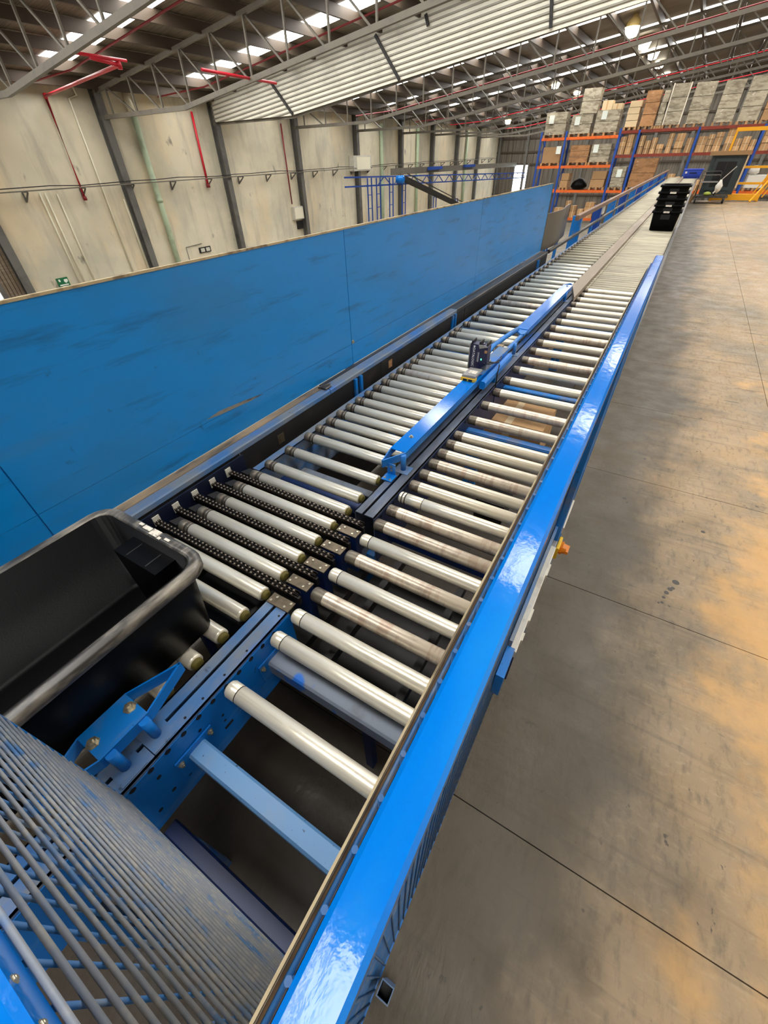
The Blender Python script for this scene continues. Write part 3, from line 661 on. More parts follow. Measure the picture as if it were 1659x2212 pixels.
for i, (y, m) in enumerate(blk):
    b = obj('block', MB().cbox(-.711, -.627, y - .019, y + .019, .742, .7465, .001, axis='x'), m, tf)
    for (dx, dy) in ((-.033, -.009), (-.022, .008), (.020, -.008), (.031, .010)):
        o = obj('rivet', MB().lathe([(0, .0048), (.0012, .0048), (.002, .003)], 'z', 8, (-.669 + dx, y + dy, .7465)), 'bolt', b)
    if i: obj('block_body', MB().cbox(-.708, -.630, y - .018, y + .018, .56, .742, .003, axis='z'), 'blue_dark', tf)
for y in (.562, .650, .743, .836, .930):
    obj('roller_wedge', MB().prism([(-1.30, y - .018), (-1.256, y - .02), (-1.256, y + .02), (-1.285, y + .02)], 'z', .68, .735), 'belt', tf)
boxpart('guide_wall', -1.345, -1.338, -.4, .975, .56, .775, 'navy_wall', tf)
for i, y in enumerate((.52, .608, .699, .790, .876)):
    obj('reflector_tab', MB().box(-1.337, -1.333, y - .014, y + .014, .722, .762), 'white', tf)
boxpart('transfer_base', -1.33, -.64, .40, .96, .46, .50, 'belt', tf)
for x in (-1.15, -.82, -.5, -.25):
    boxpart('lift_beam', x - .012, x + .012, .40, .96, .56, .60, 'belt', tf)
boxpart('base_extension', -.627, -.07, .45, .94, .40, .44, 'belt', tf)
inst('chain', chain_me, tf, (-.615, .422, .53), (0, .0, 0), (.3, 1, 1), kind='stuff')
for y in (.42, .94):
    for x in (-1.2, -.35): boxpart('leg', x - .015, x + .015, y - .015, y + .015, 0, .46 if x < -1 else .40, 'blue_dark', tf)
# ---------------------------------------------------------------- skirt rail below the panel
sk = empty('skirt_rail', (-1.4, 3, 0), 'low blue rail over a black rubber skirt along the foot of the tall blue panel', 'rail')
for (y0, y1) in ((-.6, 1.66), (1.664, 3.42), (3.424, 6.4)):
    obj('rail_tube', MB().cbox(-1.448, -1.362, y0, y1, .770, .800, .005), 'blue_dusty' if y1 < 3.5 else 'dark_rail', sk)
for (y0, y1) in ((-.6, 1.66), (1.67, 6.38)):
    obj('cover_strip', MB().box(-1.449, -1.408 if y0 < 1 else -1.425, y0, y1, .800, .8035), 'tan' if y0 < 1 else 'dark_rail', sk)
for (y0, y1) in ((-.6, .98), (.985, 2.2), (2.205, 3.6), (3.61, 6.4)):
    obj('rubber_skirt', MB().box(-1.372, -1.366, y0, y1, .02, .771), 'belt', sk)  # lower part unseen, extended to the floor to block light under the lanes
for y in (1.93, 3.36, 5.95):
    for dy in (-.028, .028): obj('rail_bracket', MB().box(-1.3655, -1.352, y + dy - .012, y + dy + .012, .56, .772), 'blue', sk)
    for x in (-1.40,): boxpart('leg', x - .02, x + .02, y - .02, y + .02, 0, .772, 'blue', sk)
obj('clamp', MB().cbox(-1.425, -1.375, 1.64, 1.69, .80, .812, .003).tube([(-1.42, 1.63, .81), (-1.39, 1.70, .815)], .004), 'dark_rail', sk)
boxpart('sticker', -1.3655, -1.3645, 1.218, 1.262, .688, .738, 'plate', sk, label='small grey square on the black skirt')
boxpart('sticker', -1.3655, -1.3645, 2.30, 2.345, .695, .745, 'wrap_brown', sk, label='small reddish square on the black skirt')
# ---------------------------------------------------------------- tall blue panel
pn = empty('side_panel', (-1.455, 2.5, .79), 'tall scuffed blue sheet panel standing along the left edge of the conveyor', 'panel')
for (y0, y1) in ((-2.0, .25), (.254, 2.014), (2.018, 4.0), (4.004, 6.34)):
    obj('sheet', MB().box(-1.458, -1.450, y0, y1, .926, 1.490), 'panel', pn)
    obj('sheet', MB().box(-1.4578, -1.4502, y0, y1, .806, .924), 'panel', pn)
    obj('edge_trim', MB().box(-1.4605, -1.4475, y0, y1, 1.488, 1.4955), 'edge', pn)
for y in (.25, 2.016, 4.0): boxpart('backing_post', -1.50, -1.46, y - .02, y + .02, .0, 1.47, 'blue', pn)
boxpart('end_trim', -1.462, -1.447, 6.338, 6.346, .806, 1.49, 'dark_rail', pn)
obj('scrape', MB().prism([(.93, .938), (1.0, .946), (1.15, .934), (1.27, .918), (1.18, .918), (1.0, .930)], 'x', -1.4501, -1.4494), 'scar', pn, label='bare scraped patch')
hexbolt(pn, (-1.45, 2.03, .935), .008, .006, 'x')
cs = empty('curved_sheet', (-1.45, 7, .8), 'dark brown curved sheet bending away behind the end of the blue panel', 'panel')
pts = []
for i in range(15):
    t = i / 14; y = 6.36 + 1.55 * t; pts.append((-1.462 + .05 * math.sin(PI * min(1, t * 1.4)) - .25 * max(0, t - .6) ** 2, y))
poly = pts + [(x - .012, y) for x, y in pts[::-1]]
obj('sheet', MB().prism(poly, 'z', .80, 1.195), 'dark_sheet', cs)
for i in (2, 9): boxpart('sheet_post', pts[i][0] - .05, pts[i][0] - .013, pts[i][1] - .02, pts[i][1] + .02, 0, 1.15, 'blue', cs)
# rail and posts beyond the panel
gr = empty('guard_rail', (-1.36, 18, 0), 'long guard rail with a brown top rail on blue posts past the panel', 'rail')
obj('top_rail', MB().cbox(-1.40, -1.345, 7.96, 29.8, .985, 1.05, .006), 'brown_rail', gr)
obj('middle_rail', MB().cbox(-1.385, -1.345, 6.42, 29.8, .775, .815, .006), 'dark_rail', gr)
for i in range(12):
    y = 8.45 + i * 1.9
    obj('post', MB().box(-1.52, -1.402, y - .03, y + .03, 0, 1.0).box(-1.402, -1.376, y - .05, y + .05, .5, .97), 'rack_blue' if i % 2 else 'blue', gr)
for i in range(6):
    y = 9.4 + i * 3.2
    boxpart('stub_post', -1.37, -1.34, y - .05, y + .05, .55, .78, 'blue', gr)
boxpart('control_box', -1.44, -1.385, 10.6, 10.85, .84, 1.0, 'white', gr)
# ---------------------------------------------------------------- centre divider strip
dv = empty('divider_strip', (-.66, 17, .74), 'taupe cover strip dividing the two roller lanes far down the line', 'strip')
dvm = MB()
v = [(-.715, 4.75), (-.604, 4.28), (-.602, 14.0), (-.60, 29.9), (-.70, 29.9), (-.712, 14.0)]
dvm.prism(v, 'z', .742, .782); obj('cover', dvm, 'divider', dv)
# ---------------------------------------------------------------- centre guide rail
def guide(name, y0, y1, tip, posts, label, z1=.82, x0=-.756, x1=-.680, flare=None):
    g = empty(name, ((x0 + x1) / 2, (y0 + y1) / 2, .74), label, 'guide rail')
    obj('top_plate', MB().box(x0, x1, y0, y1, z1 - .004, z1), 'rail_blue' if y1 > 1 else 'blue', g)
    for x in (x0, x1 - .004):
        obj('flange', MB().box(x, x + .004, y0, y1, z1 - .034, z1 - .004), 'blue_clean', g)
    if tip:
        ty, tx = tip; ye = y0 if ty < y0 else y1
        for xa_, s in ((x0, 1), (x1, -1)):
            obj('tip_blade', MB().prism([(xa_, ye), (xa_ + s * .004, ye), (tx + s * .0022, ty + (.004 if ty < ye else -.004)), (tx - s * .0022, ty)], 'z', z1 - .034, z1), 'blue_clean', g)
    for (px_, py_) in posts:
        obj('post', MB().lathe([(.740, .0115), (z1 - .005, .0115)], 'z', 12, (px_, py_, 0)), 'blue_clean', g)
        obj('foot_plate', MB().box(px_ - .035, px_ + .035, py_ - .03, py_ + .03, .740, .7425), 'blue_dusty', g)
    return g
g1 = guide('guide_rail', 1.277, 2.62, (1.177, -.737), [(-.684, 1.262)], 'glossy blue centre guide rail with an open pointed tip, running up to the scanner')
hexbolt(g1, (-.72, 1.40, .82), .007, .006)
obj('tip_bracket', MB().box(-.731, -.683, 1.155, 1.205, .7425, .746).box(-.728, -.690, 1.202, 1.206, .746, .797), 'blue_clean', g1)
for p in ((-.722, 1.17, .746), (-.695, 1.165, .746)): hexbolt(g1, p, .004, .003)
for z in (.765, .782): hexbolt(g1, (-.708, 1.202, z), .004, .003, 'y')
g2 = guide('guide_rail', 3.09, 4.56, (4.64, -.718), [(-.684, 2.80), (-.684, 4.30)], 'glossy blue centre guide rail beyond the scanner, ending at the taupe strip', x0=-.768, x1=-.684)
obj('curved_end', MB().prism([(-.768, 3.09), (-.684, 3.09), (-.684, 3.0), (-.70, 2.98), (-.755, 3.05)], 'z', .80, .8165), 'blue', g2)
hexbolt(g2, (-.722, 4.50, .82), .007, .005)
obj('lower_bar', MB().cbox(-.712, -.690, 2.62, 3.06, .790, .812, .003), 'blue', g2)
g3 = guide('guide_rail', -.062, .052, (.170, -.715), [(-.672, .036), (-.672, -.042)], 'short blue guide bracket with two big bolts, next to the near black tote', x0=-.763, x1=-.677)
hexbolt(g3, (-.7225, .038, .82), .010, .009); hexbolt(g3, (-.7225, -.049, .82), .010, .009)
for xa_, s in ((-.763, 1), (-.677, -1)):
    obj('tip_blade', MB().prism([(xa_, -.062), (xa_ + s * .004, -.062), (-.718 + s * .0022, -.172), (-.718 - s * .0022, -.178)], 'z', .786, .82), 'blue_clean', g3)
hexbolt(g3, (-.759, -.098, .80), .006, .005, 'x')
# ---------------------------------------------------------------- scanner and sensor on the guide
sc = empty('barcode_scanner', (-.74, 2.26, .82), 'navy barcode scanner with white lettering and a green light on the centre guide', 'scanner')
prof = [(-.786, .826), (-.789, .952), (-.780, .965), (-.745, .965), (-.738, .955), (-.712, .966), (-.688, .958), (-.686, .868), (-.722, .832), (-.75, .824)]
bd = obj('body', MB().prism(prof, 'y', 2.232, 2.285), 'navy', sc)
obj('bevel_cap', MB().prism([(-.742, .9655), (-.712, .9665), (-.690, .9585), (-.735, .945)], 'y', 2.2285, 2.2325), 'grey_metal', sc)
for x in (-.787, -.742, -.70):
    boxpart('heat_fin', x, x + .006, 2.24, 2.30, .955, .978, 'belt', sc)
obj('front_frame', MB().box(-.793, -.789, 2.225, 2.29, .825, .968), 'grey_metal', sc)
boxpart('status_light', -.722, -.716, 2.2295, 2.232, .884, .892, 'led', sc)
boxpart('warning_label', -.705, -.690, 2.2305, 2.232, .925, .940, 'carton', sc)
def text(name, body, size, loc, rot, m, parent):
    cu = bpy.data.curves.new(name, 'FONT'); cu.body = body; cu.size = size; cu.extrude = .0004; cu.align_x = 'LEFT'; cu.resolution_u = 3
    to = bpy.data.objects.new('tmp_text', cu); COL.objects.link(to)
    dg = bpy.context.evaluated_depsgraph_get(); me = bpy.data.meshes.new_from_object(to.evaluated_get(dg)); bpy.data.objects.remove(to)
    me.materials.clear(); me.materials.append(M[m])
    o = bpy.data.objects.new(name, me); COL.objects.link(o); o.parent = parent; o.location = Vector(loc) - WORLD[parent.name]; o.rotation_euler = rot
    WORLD[o.name] = Vector(loc); return o
text('lettering', 'DATALOGIC', .0185, (-.773, 2.2312, .946), (PI / 2, PI / 2, 0), 'letter', sc)
obj('logo_ring', MB().lathe([(0, .0055), (.001, .0055)], 'y', 12, (-.766, 2.2305, .953)), 'letter', sc)
for i, x in enumerate((-.744, -.738)):
    boxpart('small_print', x, x + .0022, 2.2305, 2.2318, .872, .925, 'letter' if i else 'grey_metal', sc)
obj('mount', MB().box(-.735, -.69, 2.25, 2.33, .824, .86), 'grey_metal', sc)
obj('mount_plate', MB().box(-.752, -.684, 2.18, 2.66, .8205, .8245), 'blue_dusty', sc)
obj('cable', MB().tube([(-.70, 2.23, .868), (-.67, 2.26, .862), (-.645, 2.34, .850), (-.632, 2.31, .84), (-.628, 2.28, .80), (-.627, 2.28, .76), (-.627, 2.29, .62)], .004, 8), 'belt', sc)
obj('cable', MB().tube([(-.695, 2.28, .862), (-.67, 2.34, .842), (-.655, 2.40, .845), (-.67, 2.46, .84)], .0035, 8), 'belt', sc)
sh = empty('guard_bar', (-.65, 2.3, .8), 'short bright blue bar bolted at the right of the scanner', 'bar')
obj('bar', MB().cbox(-.668, -.634, 2.10, 2.58, .778, .822, .008), 'blue_clean', sh)
boxpart('bar_post', -.66, -.64, 2.30, 2.34, .742, .78, 'blue', sh)
lb = empty('guard_bar', (-.77, 2.8, .82), 'dusty bent blue bar behind the scanner, over the left rollers', 'bar')
obj('bar', MB().tube([(-.752, 3.06, .822), (-.775, 2.86, .822), (-.790, 2.66, .820), (-.775, 2.50, .820)], .016, 8), 'blue', lb)
boxpart('bar_bracket', -.78, -.735, 2.68, 2.72, .79, .82, 'tan', lb); boxpart('bar_post', -.764, -.740, 2.70, 2.73, .742, .80, 'blue', lb)
ps = empty('photo_sensor', (-.725, 2.13, .82), 'small black and yellow photo sensor in front of the scanner', 'sensor')
obj('housing', MB().cbox(-.764, -.688, 2.075, 2.19, .834, .851, .002), 'grey_metal', ps)
obj('front', MB().cbox(-.766, -.686, 2.066, 2.10, .8205, .838, .002, axis='x'), 'yellow', ps)
for x in (-.752, -.722): boxpart('lens', x, x + .022, 2.0645, 2.067, .824, .834, 'black_deep', ps)
boxpart('label', -.745, -.70, 2.11, 2.15, .851, .8516, 'label', ps)
# ================================================================== MESH GUARDS
WIRE = {}
def wire(parent, p, q, r, m='mesh', n=6, name='wire'):
    k = (r, m)
    if k not in WIRE: WIRE[k] = MB().tube([(0, 0, 0), (1, 0, 0)], r, n).mesh('wire_mesh', [M[m]])
    p, q = Vector(p), Vector(q); d = q - p
    return inst(name, WIRE[k], parent, p, d.to_track_quat('X', 'Z').to_euler(), (d.length, 1, 1))
# end guard across the right lane
eg = empty('mesh_guard', (-.36, -.081, .7), 'dusty blue wire mesh guard across the near end of the right lane', 'guard')
z = .715; k = 0
while z < 1.492:
    wire(eg, (-.632, -.081, z), (-.062, -.081, z), .0017); z += .0255
for i in range(23):
    x = -.628 + .0252 * i
    wire(eg, (x, -.0842, .705), (x, -.0842, 1.476), .0016, 'mesh_rod', name='wire_upright')
obj('frame_edge', MB().cbox(-.638, -.632, -.092, -.080, .70, 1.49, .001, axis='z'), 'blue', eg)
obj('frame_bottom', MB().cbox(-.632, -.06, -.089, -.0855, .697, .705, .001, axis='x'), 'blue_dusty', eg)
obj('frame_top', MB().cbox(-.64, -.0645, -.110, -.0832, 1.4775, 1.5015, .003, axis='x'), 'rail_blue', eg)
for x in (-.138, -.115): hexbolt(eg, (x, -.0832, 1.4935), .0018, .0008, '-y')
lowb = empty('end_beam', (-.36, -.07, .42), 'dusty dark blue cross beam below the near end of the right lane', 'beam')
obj('beam_web', MB().cbox(-.626, -.06, -.098, -.060, .44, .475, .004, axis='x'), 'blue_dark', lowb)
for x in (-.61, -.075): boxpart('beam_leg', x - .015, x + .015, -.095, -.065, 0, .44, 'blue_dusty', lowb)
# side guards along the right edge
def side_guard(y0, y1, label, dz=0):
    g = empty('mesh_guard', (-.03, (y0 + y1) / 2, 0), label, 'guard')
    obj('frame_top', MB().cbox(-.0362, -.0118, y0, y1, 1.4775 + dz, 1.5015 + dz, .0028), 'rail_blue', g)
    obj('liner_sheet', MB().box(-.0488, -.0472, y0, y1, .79, 1.469 + dz), 'edge', g)
    obj('liner_face', MB().box(-.0471, -.0466, y0, y1, .79, 1.4675 + dz), 'tan', g)
    z = 1.465 + dz
    zs = []
    while z > .12: zs.append(z); z -= .0257
    for z in zs: wire(g, (-.0434, y0, z), (-.0434, y1, z), .0018, 'mesh_rod')
    n = int((y1 - y0) / .0257)
    for i in range(n):
        y = y0 + .012 + .0257 * i
        wire(g, (-.0395, y, .11), (-.0398, y, 1.484 + dz), .0020, 'mesh_rod', name='wire_upright')
    obj('frame_bottom', MB().cbox(-.0450, -.0385, y0, y1, .095, .112, .001), 'blue', g)
    for y in (y0 + .013, y1 - .013):
        obj('frame_post', MB().cbox(-.0360, -.0120, y - .012, y + .012, 0, 1.4775 + dz, .003, axis='z'), 'blue', g)
    return g
side_guard(-.32, 1.262, 'long blue framed mesh guard along the right edge of the conveyor, nearest length')
side_guard(1.266, 1.745, 'short worn blue framed mesh guard following the long one on the right edge', -.002)
# things on the outside of the frame
fr = empty('cable_duct', (-.02, 1.1, .68), 'off white cable duct along the outside of the right conveyor frame', 'duct')
obj('duct_body', MB().cbox(-.034, -.009, .71, 1.19, .640, .672, .003), 'white', fr)
obj('duct_body', MB().cbox(-.034, -.007, 1.31, 1.50, .640, .672, .003), 'white', fr)
obj('duct_gap', MB().cbox(-.034, -.012, 1.19, 1.31, .640, .660, .003), 'grey_metal', fr)
for (y, l) in ((.85, .05), (1.06, .06), (.77, .03)): boxpart('duct_clip', -.012, -.004, y, y + l, .61, .650, 'white', fr)
boxpart('duct_rail', -.0352, -.0262, .70, 1.79, .690, .728, 'blue_dusty', fr)
boxpart('duct_bracket', -.036, -.014, .60, .70, .60, .70, 'blue', fr); boxpart('duct_bracket', -.036, -.014, 1.70, 1.79, .6, .70, 'blue', fr)
boxpart('duct_support', -.034, -.014, 1.0, 1.03, .0, .640, 'blue_dark', fr)
kb = empty('pull_switch', (.0, 1.26, .63), 'orange rotary switch knob sticking out of the right frame', 'switch')
obj('switch_box', MB().cbox(-.010, .002, 1.205, 1.275, .60, .655, .003), 'yellow', kb)
obj('knob', MB().lathe([(.002, .024), (.012, .026), (.0125, .020), (.026, .018), (.0265, .0)], 'x', 16, (0, 1.245, .628), smooth=False), 'orange_knob', kb)
boxpart('knob_grip', .026, .034, 1.225, 1.265, .622, .634, 'orange_knob', kb)
stub = empty('stub_post', (-.0115, -.029, 0), 'short open ended square tube beside the near mesh guard, by the floor boards', 'post')
sm = MB()
for (x0, x1, y0, y1) in ((-.0245, -.0225, -.042, -.016), (.0, .002, -.042, -.016), (-.0225, .0, -.042, -.040), (-.0225, .0, -.018, -.016)): sm.box(x0, x1, y0, y1, 0, .56)
obj('tube', sm, 'blue_dusty', stub); boxpart('tube_plug', -.0225, .0, -.040, -.018, .40, .44, 'black_deep', stub)

# ================================================================== TOTES
def rrect(cx, cy, hx, hy, r, z, n=5):
    out = []
    for (sx, sy, a0) in ((1, 1, 0), (-1, 1, PI / 2), (-1, -1, PI), (1, -1, 1.5 * PI)):
        for k in range(n + 1):
            t = a0 + k * PI / 2 / n
            out.append((cx + sx * (hx - r) + r * math.cos(t), cy + sy * (hy - r) + r * math.sin(t), z))
    return out
def tote_body(bx, by, tx, ty, h, rim=.02, wall=.004):
    """open box: half sizes bx,by at the base and tx,ty at the rim, origin at base centre; returns body mesh and rim mesh"""
    loops = [rrect(0, 0, bx - .02, by - .02, .03, 0), rrect(0, 0, bx, by, .04, .008), rrect(0, 0, tx - rim, ty - rim, .045, h - .012),
             rrect(0, 0, tx - rim - wall, ty - rim - wall, .042, h - .002), rrect(0, 0, bx - wall, by - wall, .036, .012), rrect(0, 0, bx - .025, by - .025, .028, .010)]
    m = MB(); n = len(loops[0]); vs = [v for l in loops for v in l]; fs = []
    for i in range(len(loops) - 1):
        for k in range(n): fs.append((i * n + k, i * n + (k + 1) % n, (i + 1) * n + (k + 1) % n, (i + 1) * n + k))
    m.add(vs, fs, 0, True); o = 0
    m.f.append(list(range(n))[::-1]); m.mi.append(0); m.sm.append(False)
    m.f.append([5 * n + k for k in range(n)]); m.mi.append(0); m.sm.append(False)
    l2 = [rrect(0, 0, tx - rim, ty - rim, .045, h - .030), rrect(0, 0, tx - .003, ty - .003, .058, h - .030), rrect(0, 0, tx, ty, .06, h - .026), rrect(0, 0, tx, ty, .06, h - .005), rrect(0, 0, tx - .005, ty - .005, .058, h),
          rrect(0, 0, tx - rim + .004, ty - rim + .004, .046, h), rrect(0, 0, tx - rim - wall, ty - rim - wall, .042, h - .004)]
    r = MB(); vs = [v for l in l2 for v in l]; fs = []
    for i in range(len(l2) - 1):
        for k in range(n): fs.append((i * n + k, i * n + (k + 1) % n, (i + 1) * n + (k + 1) % n, (i + 1) * n + k))
    for k in range(n): fs.append((6 * n + k, 6 * n + (k + 1) % n, (k + 1) % n, k))
    r.add(vs, fs, 0, True)
    return m, r
nt = empty('tote', (-.945, .032, .7505), 'big open black plastic tote in front, empty, with torn paper on its rim', 'tote')
m, r = tote_body(.168, .285, .2165, .3225, .27, .024)
obj('body', m, 'black', nt, local=True); obj('rim', r, 'black_rim', nt, local=True)
hp = obj('handle_pocket', MB().frustum((.01, .252, .02), (.070, .022), (.01, .262, .226), (.088, .030)), 'black', nt, local=True)
for x in (-.03, .05): obj('pocket_rib', MB().box(x - .002, x + .002, .238, .285, .2255, .227), 'belt', hp, local=True)
lbm = MB()
for (x0, x1, y0, y1) in ((-.03, .0, .306, .318), (.004, .035, .300, .32), (.06, .078, .305, .312), (-.052, -.036, .310, .318), (.04, .05, .298, .306)): lbm.box(x0, x1, y0, y1, .2695, .2712)
obj('torn_label', lbm, 'label', nt, local=True, kind='stuff')
# stack of black totes down the right lane
st_mesh = None
NAMES = ['the lowest one', 'second from the bottom', 'the middle one', 'second from the top', 'the topmost one']
for i in range(5):
    t = empty('tote', (-.252, 9.51, .7505 + i * .082), 'black tote in the far nested stack, %s' % NAMES[i], 'tote', 'nested black totes on the right lane')
    if st_mesh is None:
        m, r = tote_body(.175, .20, .217, .245, .27, .022); st_mesh = (m.mesh('stack_tote_body', [M['black']]), r.mesh('stack_tote_rim', [M['black']]))
    inst('body', st_mesh[0], t, WORLD[t.name]); inst('rim', st_mesh[1], t, WORLD[t.name])
    if i in (0, 1, 3): boxpart('label', -.30, -.215, 9.262, 9.266, WORLD[t.name].z + .244, WORLD[t.name].z + .268, 'label', t)
    boxpart('handle_cut', -.32, -.19, 9.268 + .01, 9.29, WORLD[t.name].z + .16, WORLD[t.name].z + .225, 'black_deep', t)
bt = empty('tote', (-.28, 28.9, .7505), 'bright blue plastic tote standing at the far end of the conveyor', 'tote')
m, r = tote_body(.33, .25, .40, .29, .34, .03); obj('body', m, 'blue_tote', bt, local=True); obj('rim', r, 'blue_tote', bt, local=True)
boxpart('handle_slot', -.42, -.12, 28.62, 28.64, .93, .965, 'black_deep', bt); boxpart('label', -.60, -.52, 28.62, 28.635, .93, 1.0, 'white', bt)

# ================================================================== FAR END OF THE MEZZANINE
tl = empty('trolley', (.75, 26.1, 0), 'dark platform trolley with push handles at the far end of the boards', 'trolley')
boxpart('platform', .12, 1.32, 25.8, 26.6, .20, .27, 'dark_rail', tl)
for x in (.2, 1.22):
    for y in (25.9, 26.5):
        obj('castor', MB().lathe([(-.025, .08), (.025, .08)], 'x', 12, (x, y, .082)), 'black_deep', tl)
        boxpart('castor_fork', x - .04, x + .04, y - .02, y + .02, .12, .20, 'grey_metal', tl)
for (y, zt) in ((25.84, .95), (26.56, 1.05)):
    obj('push_handle', MB().tube([(.14, y, .27), (.12, y, zt - .06), (.16, y, zt), (.76, y, zt), (.80, y, zt - .06), (.80, y, .27)], .02, 8), 'dark_rail', tl)
    bar('handle_bar', (.14, y, .72), (.80, y, .72), .025, .025, 'grey_metal', tl)
fb = empty('film_bundle', (.88, 25.78, .5), 'bundle of white plastic film tied to the trolley handle with a pale stick', 'bag')
obj('film', MB().lathe([(0, .02), (.1, .10), (.25, .13), (.38, .06), (.45, .03)], 'z', 10, (.86, 25.78, .36)), 'white_bag', fb)
bar('stick', (.86, 25.76, .80), (1.20, 25.74, 1.22), .03, .03, 'white', fb)
bar('film_tail', (.74, 25.78, .36), (.86, 25.78, .52), .09, .05, 'white_bag', fb)
db = empty('display_cabinet', (.82, 26.8, .28), 'charcoal framed black cabinet standing on the trolley', 'cabinet')
boxpart('cabinet_body', .24, 1.46, 26.66, 27.0, .275, 1.56, 'dark_box', db)
boxpart('dark_window', .52, 1.20, 26.64, 26.662, .52, 1.36, 'black_deep', db)
for (x0, x1, z0, z1) in ((.40, .52, .42, 1.46), (1.20, 1.32, .42, 1.46), (.52, 1.20, .42, .52), (.52, 1.20, 1.36, 1.46)): boxpart('window_frame', x0, x1, 26.62, 26.66, z0, z1, 'dark_box', db)
bar('reflected_bar', (.86, 26.635, .55), (.86, 26.635, 1.34), .02, .008, 'dark_box', db)
bdd = empty('cardboard_lid', (.8, 26.8, 1.57), 'flat brown cardboard lid lying on the charcoal cabinet', 'carton')
boxpart('lid', .12, 1.56, 26.55, 27.05, 1.562, 1.70, 'carton', bdd); boxpart('lid_side', 1.47, 1.52, 26.6, 26.7, .5, 1.562, 'carton_pale', bdd)
lw = empty('wood_offcut', (.05, 26.2, 0), 'pale timber batten leaning between the conveyor and the trolley', 'timber')
bar('batten', (.02, 26.0, .02), (.13, 26.1, .62), .06, .09, 'wood', lw)
bgs = empty('green_bundle', (.55, 26.0, .27), 'small yellow green plastic bundle lying on the trolley platform', 'bag')
obj('bundle', MB().lathe([(0, .06), (.04, .16), (.10, .12), (.13, .04)], 'z', 9, (.55, 26.0, .27)), 'leaf', bgs)
# yellow pallet gate
yg = empty('pallet_gate', (1.7, 27.4, 0), 'yellow steel pallet gate at the far edge of the mezzanine', 'gate')
def yb(nm, p, q, w=.08): bar(nm, p, q, w, w, 'yellow_paint', yg)
yb('gate_post', (.78, 27.4, 0), (.78, 27.4, 2.40)); yb('gate_header', (.74, 27.4, 2.36), (3.6, 27.4, 2.36), .12)
yb('gate_post', (3.55, 27.4, 0), (3.55, 27.4, 2.40))
for z in (1.16, .62): yb('gate_bar', (1.45, 27.38, z), (3.5, 27.38, z))
yb('gate_bar', (.82, 27.38, .15), (2.5, 27.38, .15), .22)
yb('gate_stile', (2.5, 27.36, 0), (2.5, 27.36, 1.2))
for i in range(4): yb('gate_brace', (2.2 + i * .14, 27.30, .15), (2.62 + i * .14, 27.30, 1.2), .045)
yb('gate_brace', (2.2, 26.6, .04), (2.62, 27.3, .75), .05)

# ================================================================== PALLET RACKS
RY = 32.0
def rack(name, xs_, levels, label, mb, ztop, zbot=Z_G):
    r_ = empty(name, (xs_[0], RY, zbot), label, 'rack')
    for x in xs_:
        for dy in (0, 1.0):
            obj('upright', MB().box(x - .05, x + .05, RY + dy - .012, RY + dy + .012, zbot, ztop).box(x - .05, x - .038, RY + dy, RY + dy + .07, zbot, ztop).box(x + .038, x + .05, RY + dy, RY + dy + .07, zbot, ztop), 'rack_blue', r_)
        z = max(zbot + .3, -1.4)
        while z < ztop - .7:
            bar('brace', (x, RY + .04, z), (x, RY + 1.0, z + .5), .03, .03, 'rack_blue', r_)
            bar('brace', (x, RY + .04, z + 1.0), (x, RY + 1.0, z + .5), .03, .03, 'rack_blue', r_); z += 1.0
    for i in range(len(xs_) - 1):
        for z in levels:
            for dy in (-.03, .98):
                boxpart('beam', xs_[i] + .05, xs_[i + 1] - .05, RY + dy, RY + dy + .05, z - .12, z, mb[levels.index(z) % len(mb)], r_)
    return r_
rack('pallet_rack', [-8.52, -7.15, -4.36], [2.46, 1.24, .13, -1.2], 'blue and orange pallet rack standing left, behind the end of the blue panel', ['rack_orange', 'rack_orange', 'rack_orange', 'rack_orange'], 2.72)
rack('pallet_rack', [-3.42, -.72, 1.96, 4.65], [2.63, 1.66, .12, -1.2], 'long blue and rust red pallet rack across the far end, behind the trolley', ['rack_red', 'rack_red', 'rack_orange', 'rack_orange'], 2.62)
pb = empty('linking_beams', (-3.9, RY, 2.5), 'rust red beams bridging the gap between the two far racks', 'beam')
for z in (2.62, 1.64, .13):
    boxpart('beam', -4.30, -3.48, RY - .02, RY + .03, z - .12, z, 'rack_red' if z > 1 else 'rack_orange', pb); boxpart('beam', -4.30, -3.48, RY + .97, RY + 1.02, z - .12, z, 'rack_red', pb)
pk = {}
def pallet(parent, x0, x1, y0, y1, z):
    m = MB()
    for i in range(5):
        t = x0 + (x1 - x0 - .1) * i / 4; m.box(t, t + .1, y0, y1, z + .10, z + .12)
    for x in (x0, (x0 + x1) / 2 - .05, x1 - .1): m.box(x, x + .1, y0, y1, z, z + .10)
    obj('pallet', m, 'wood', parent)
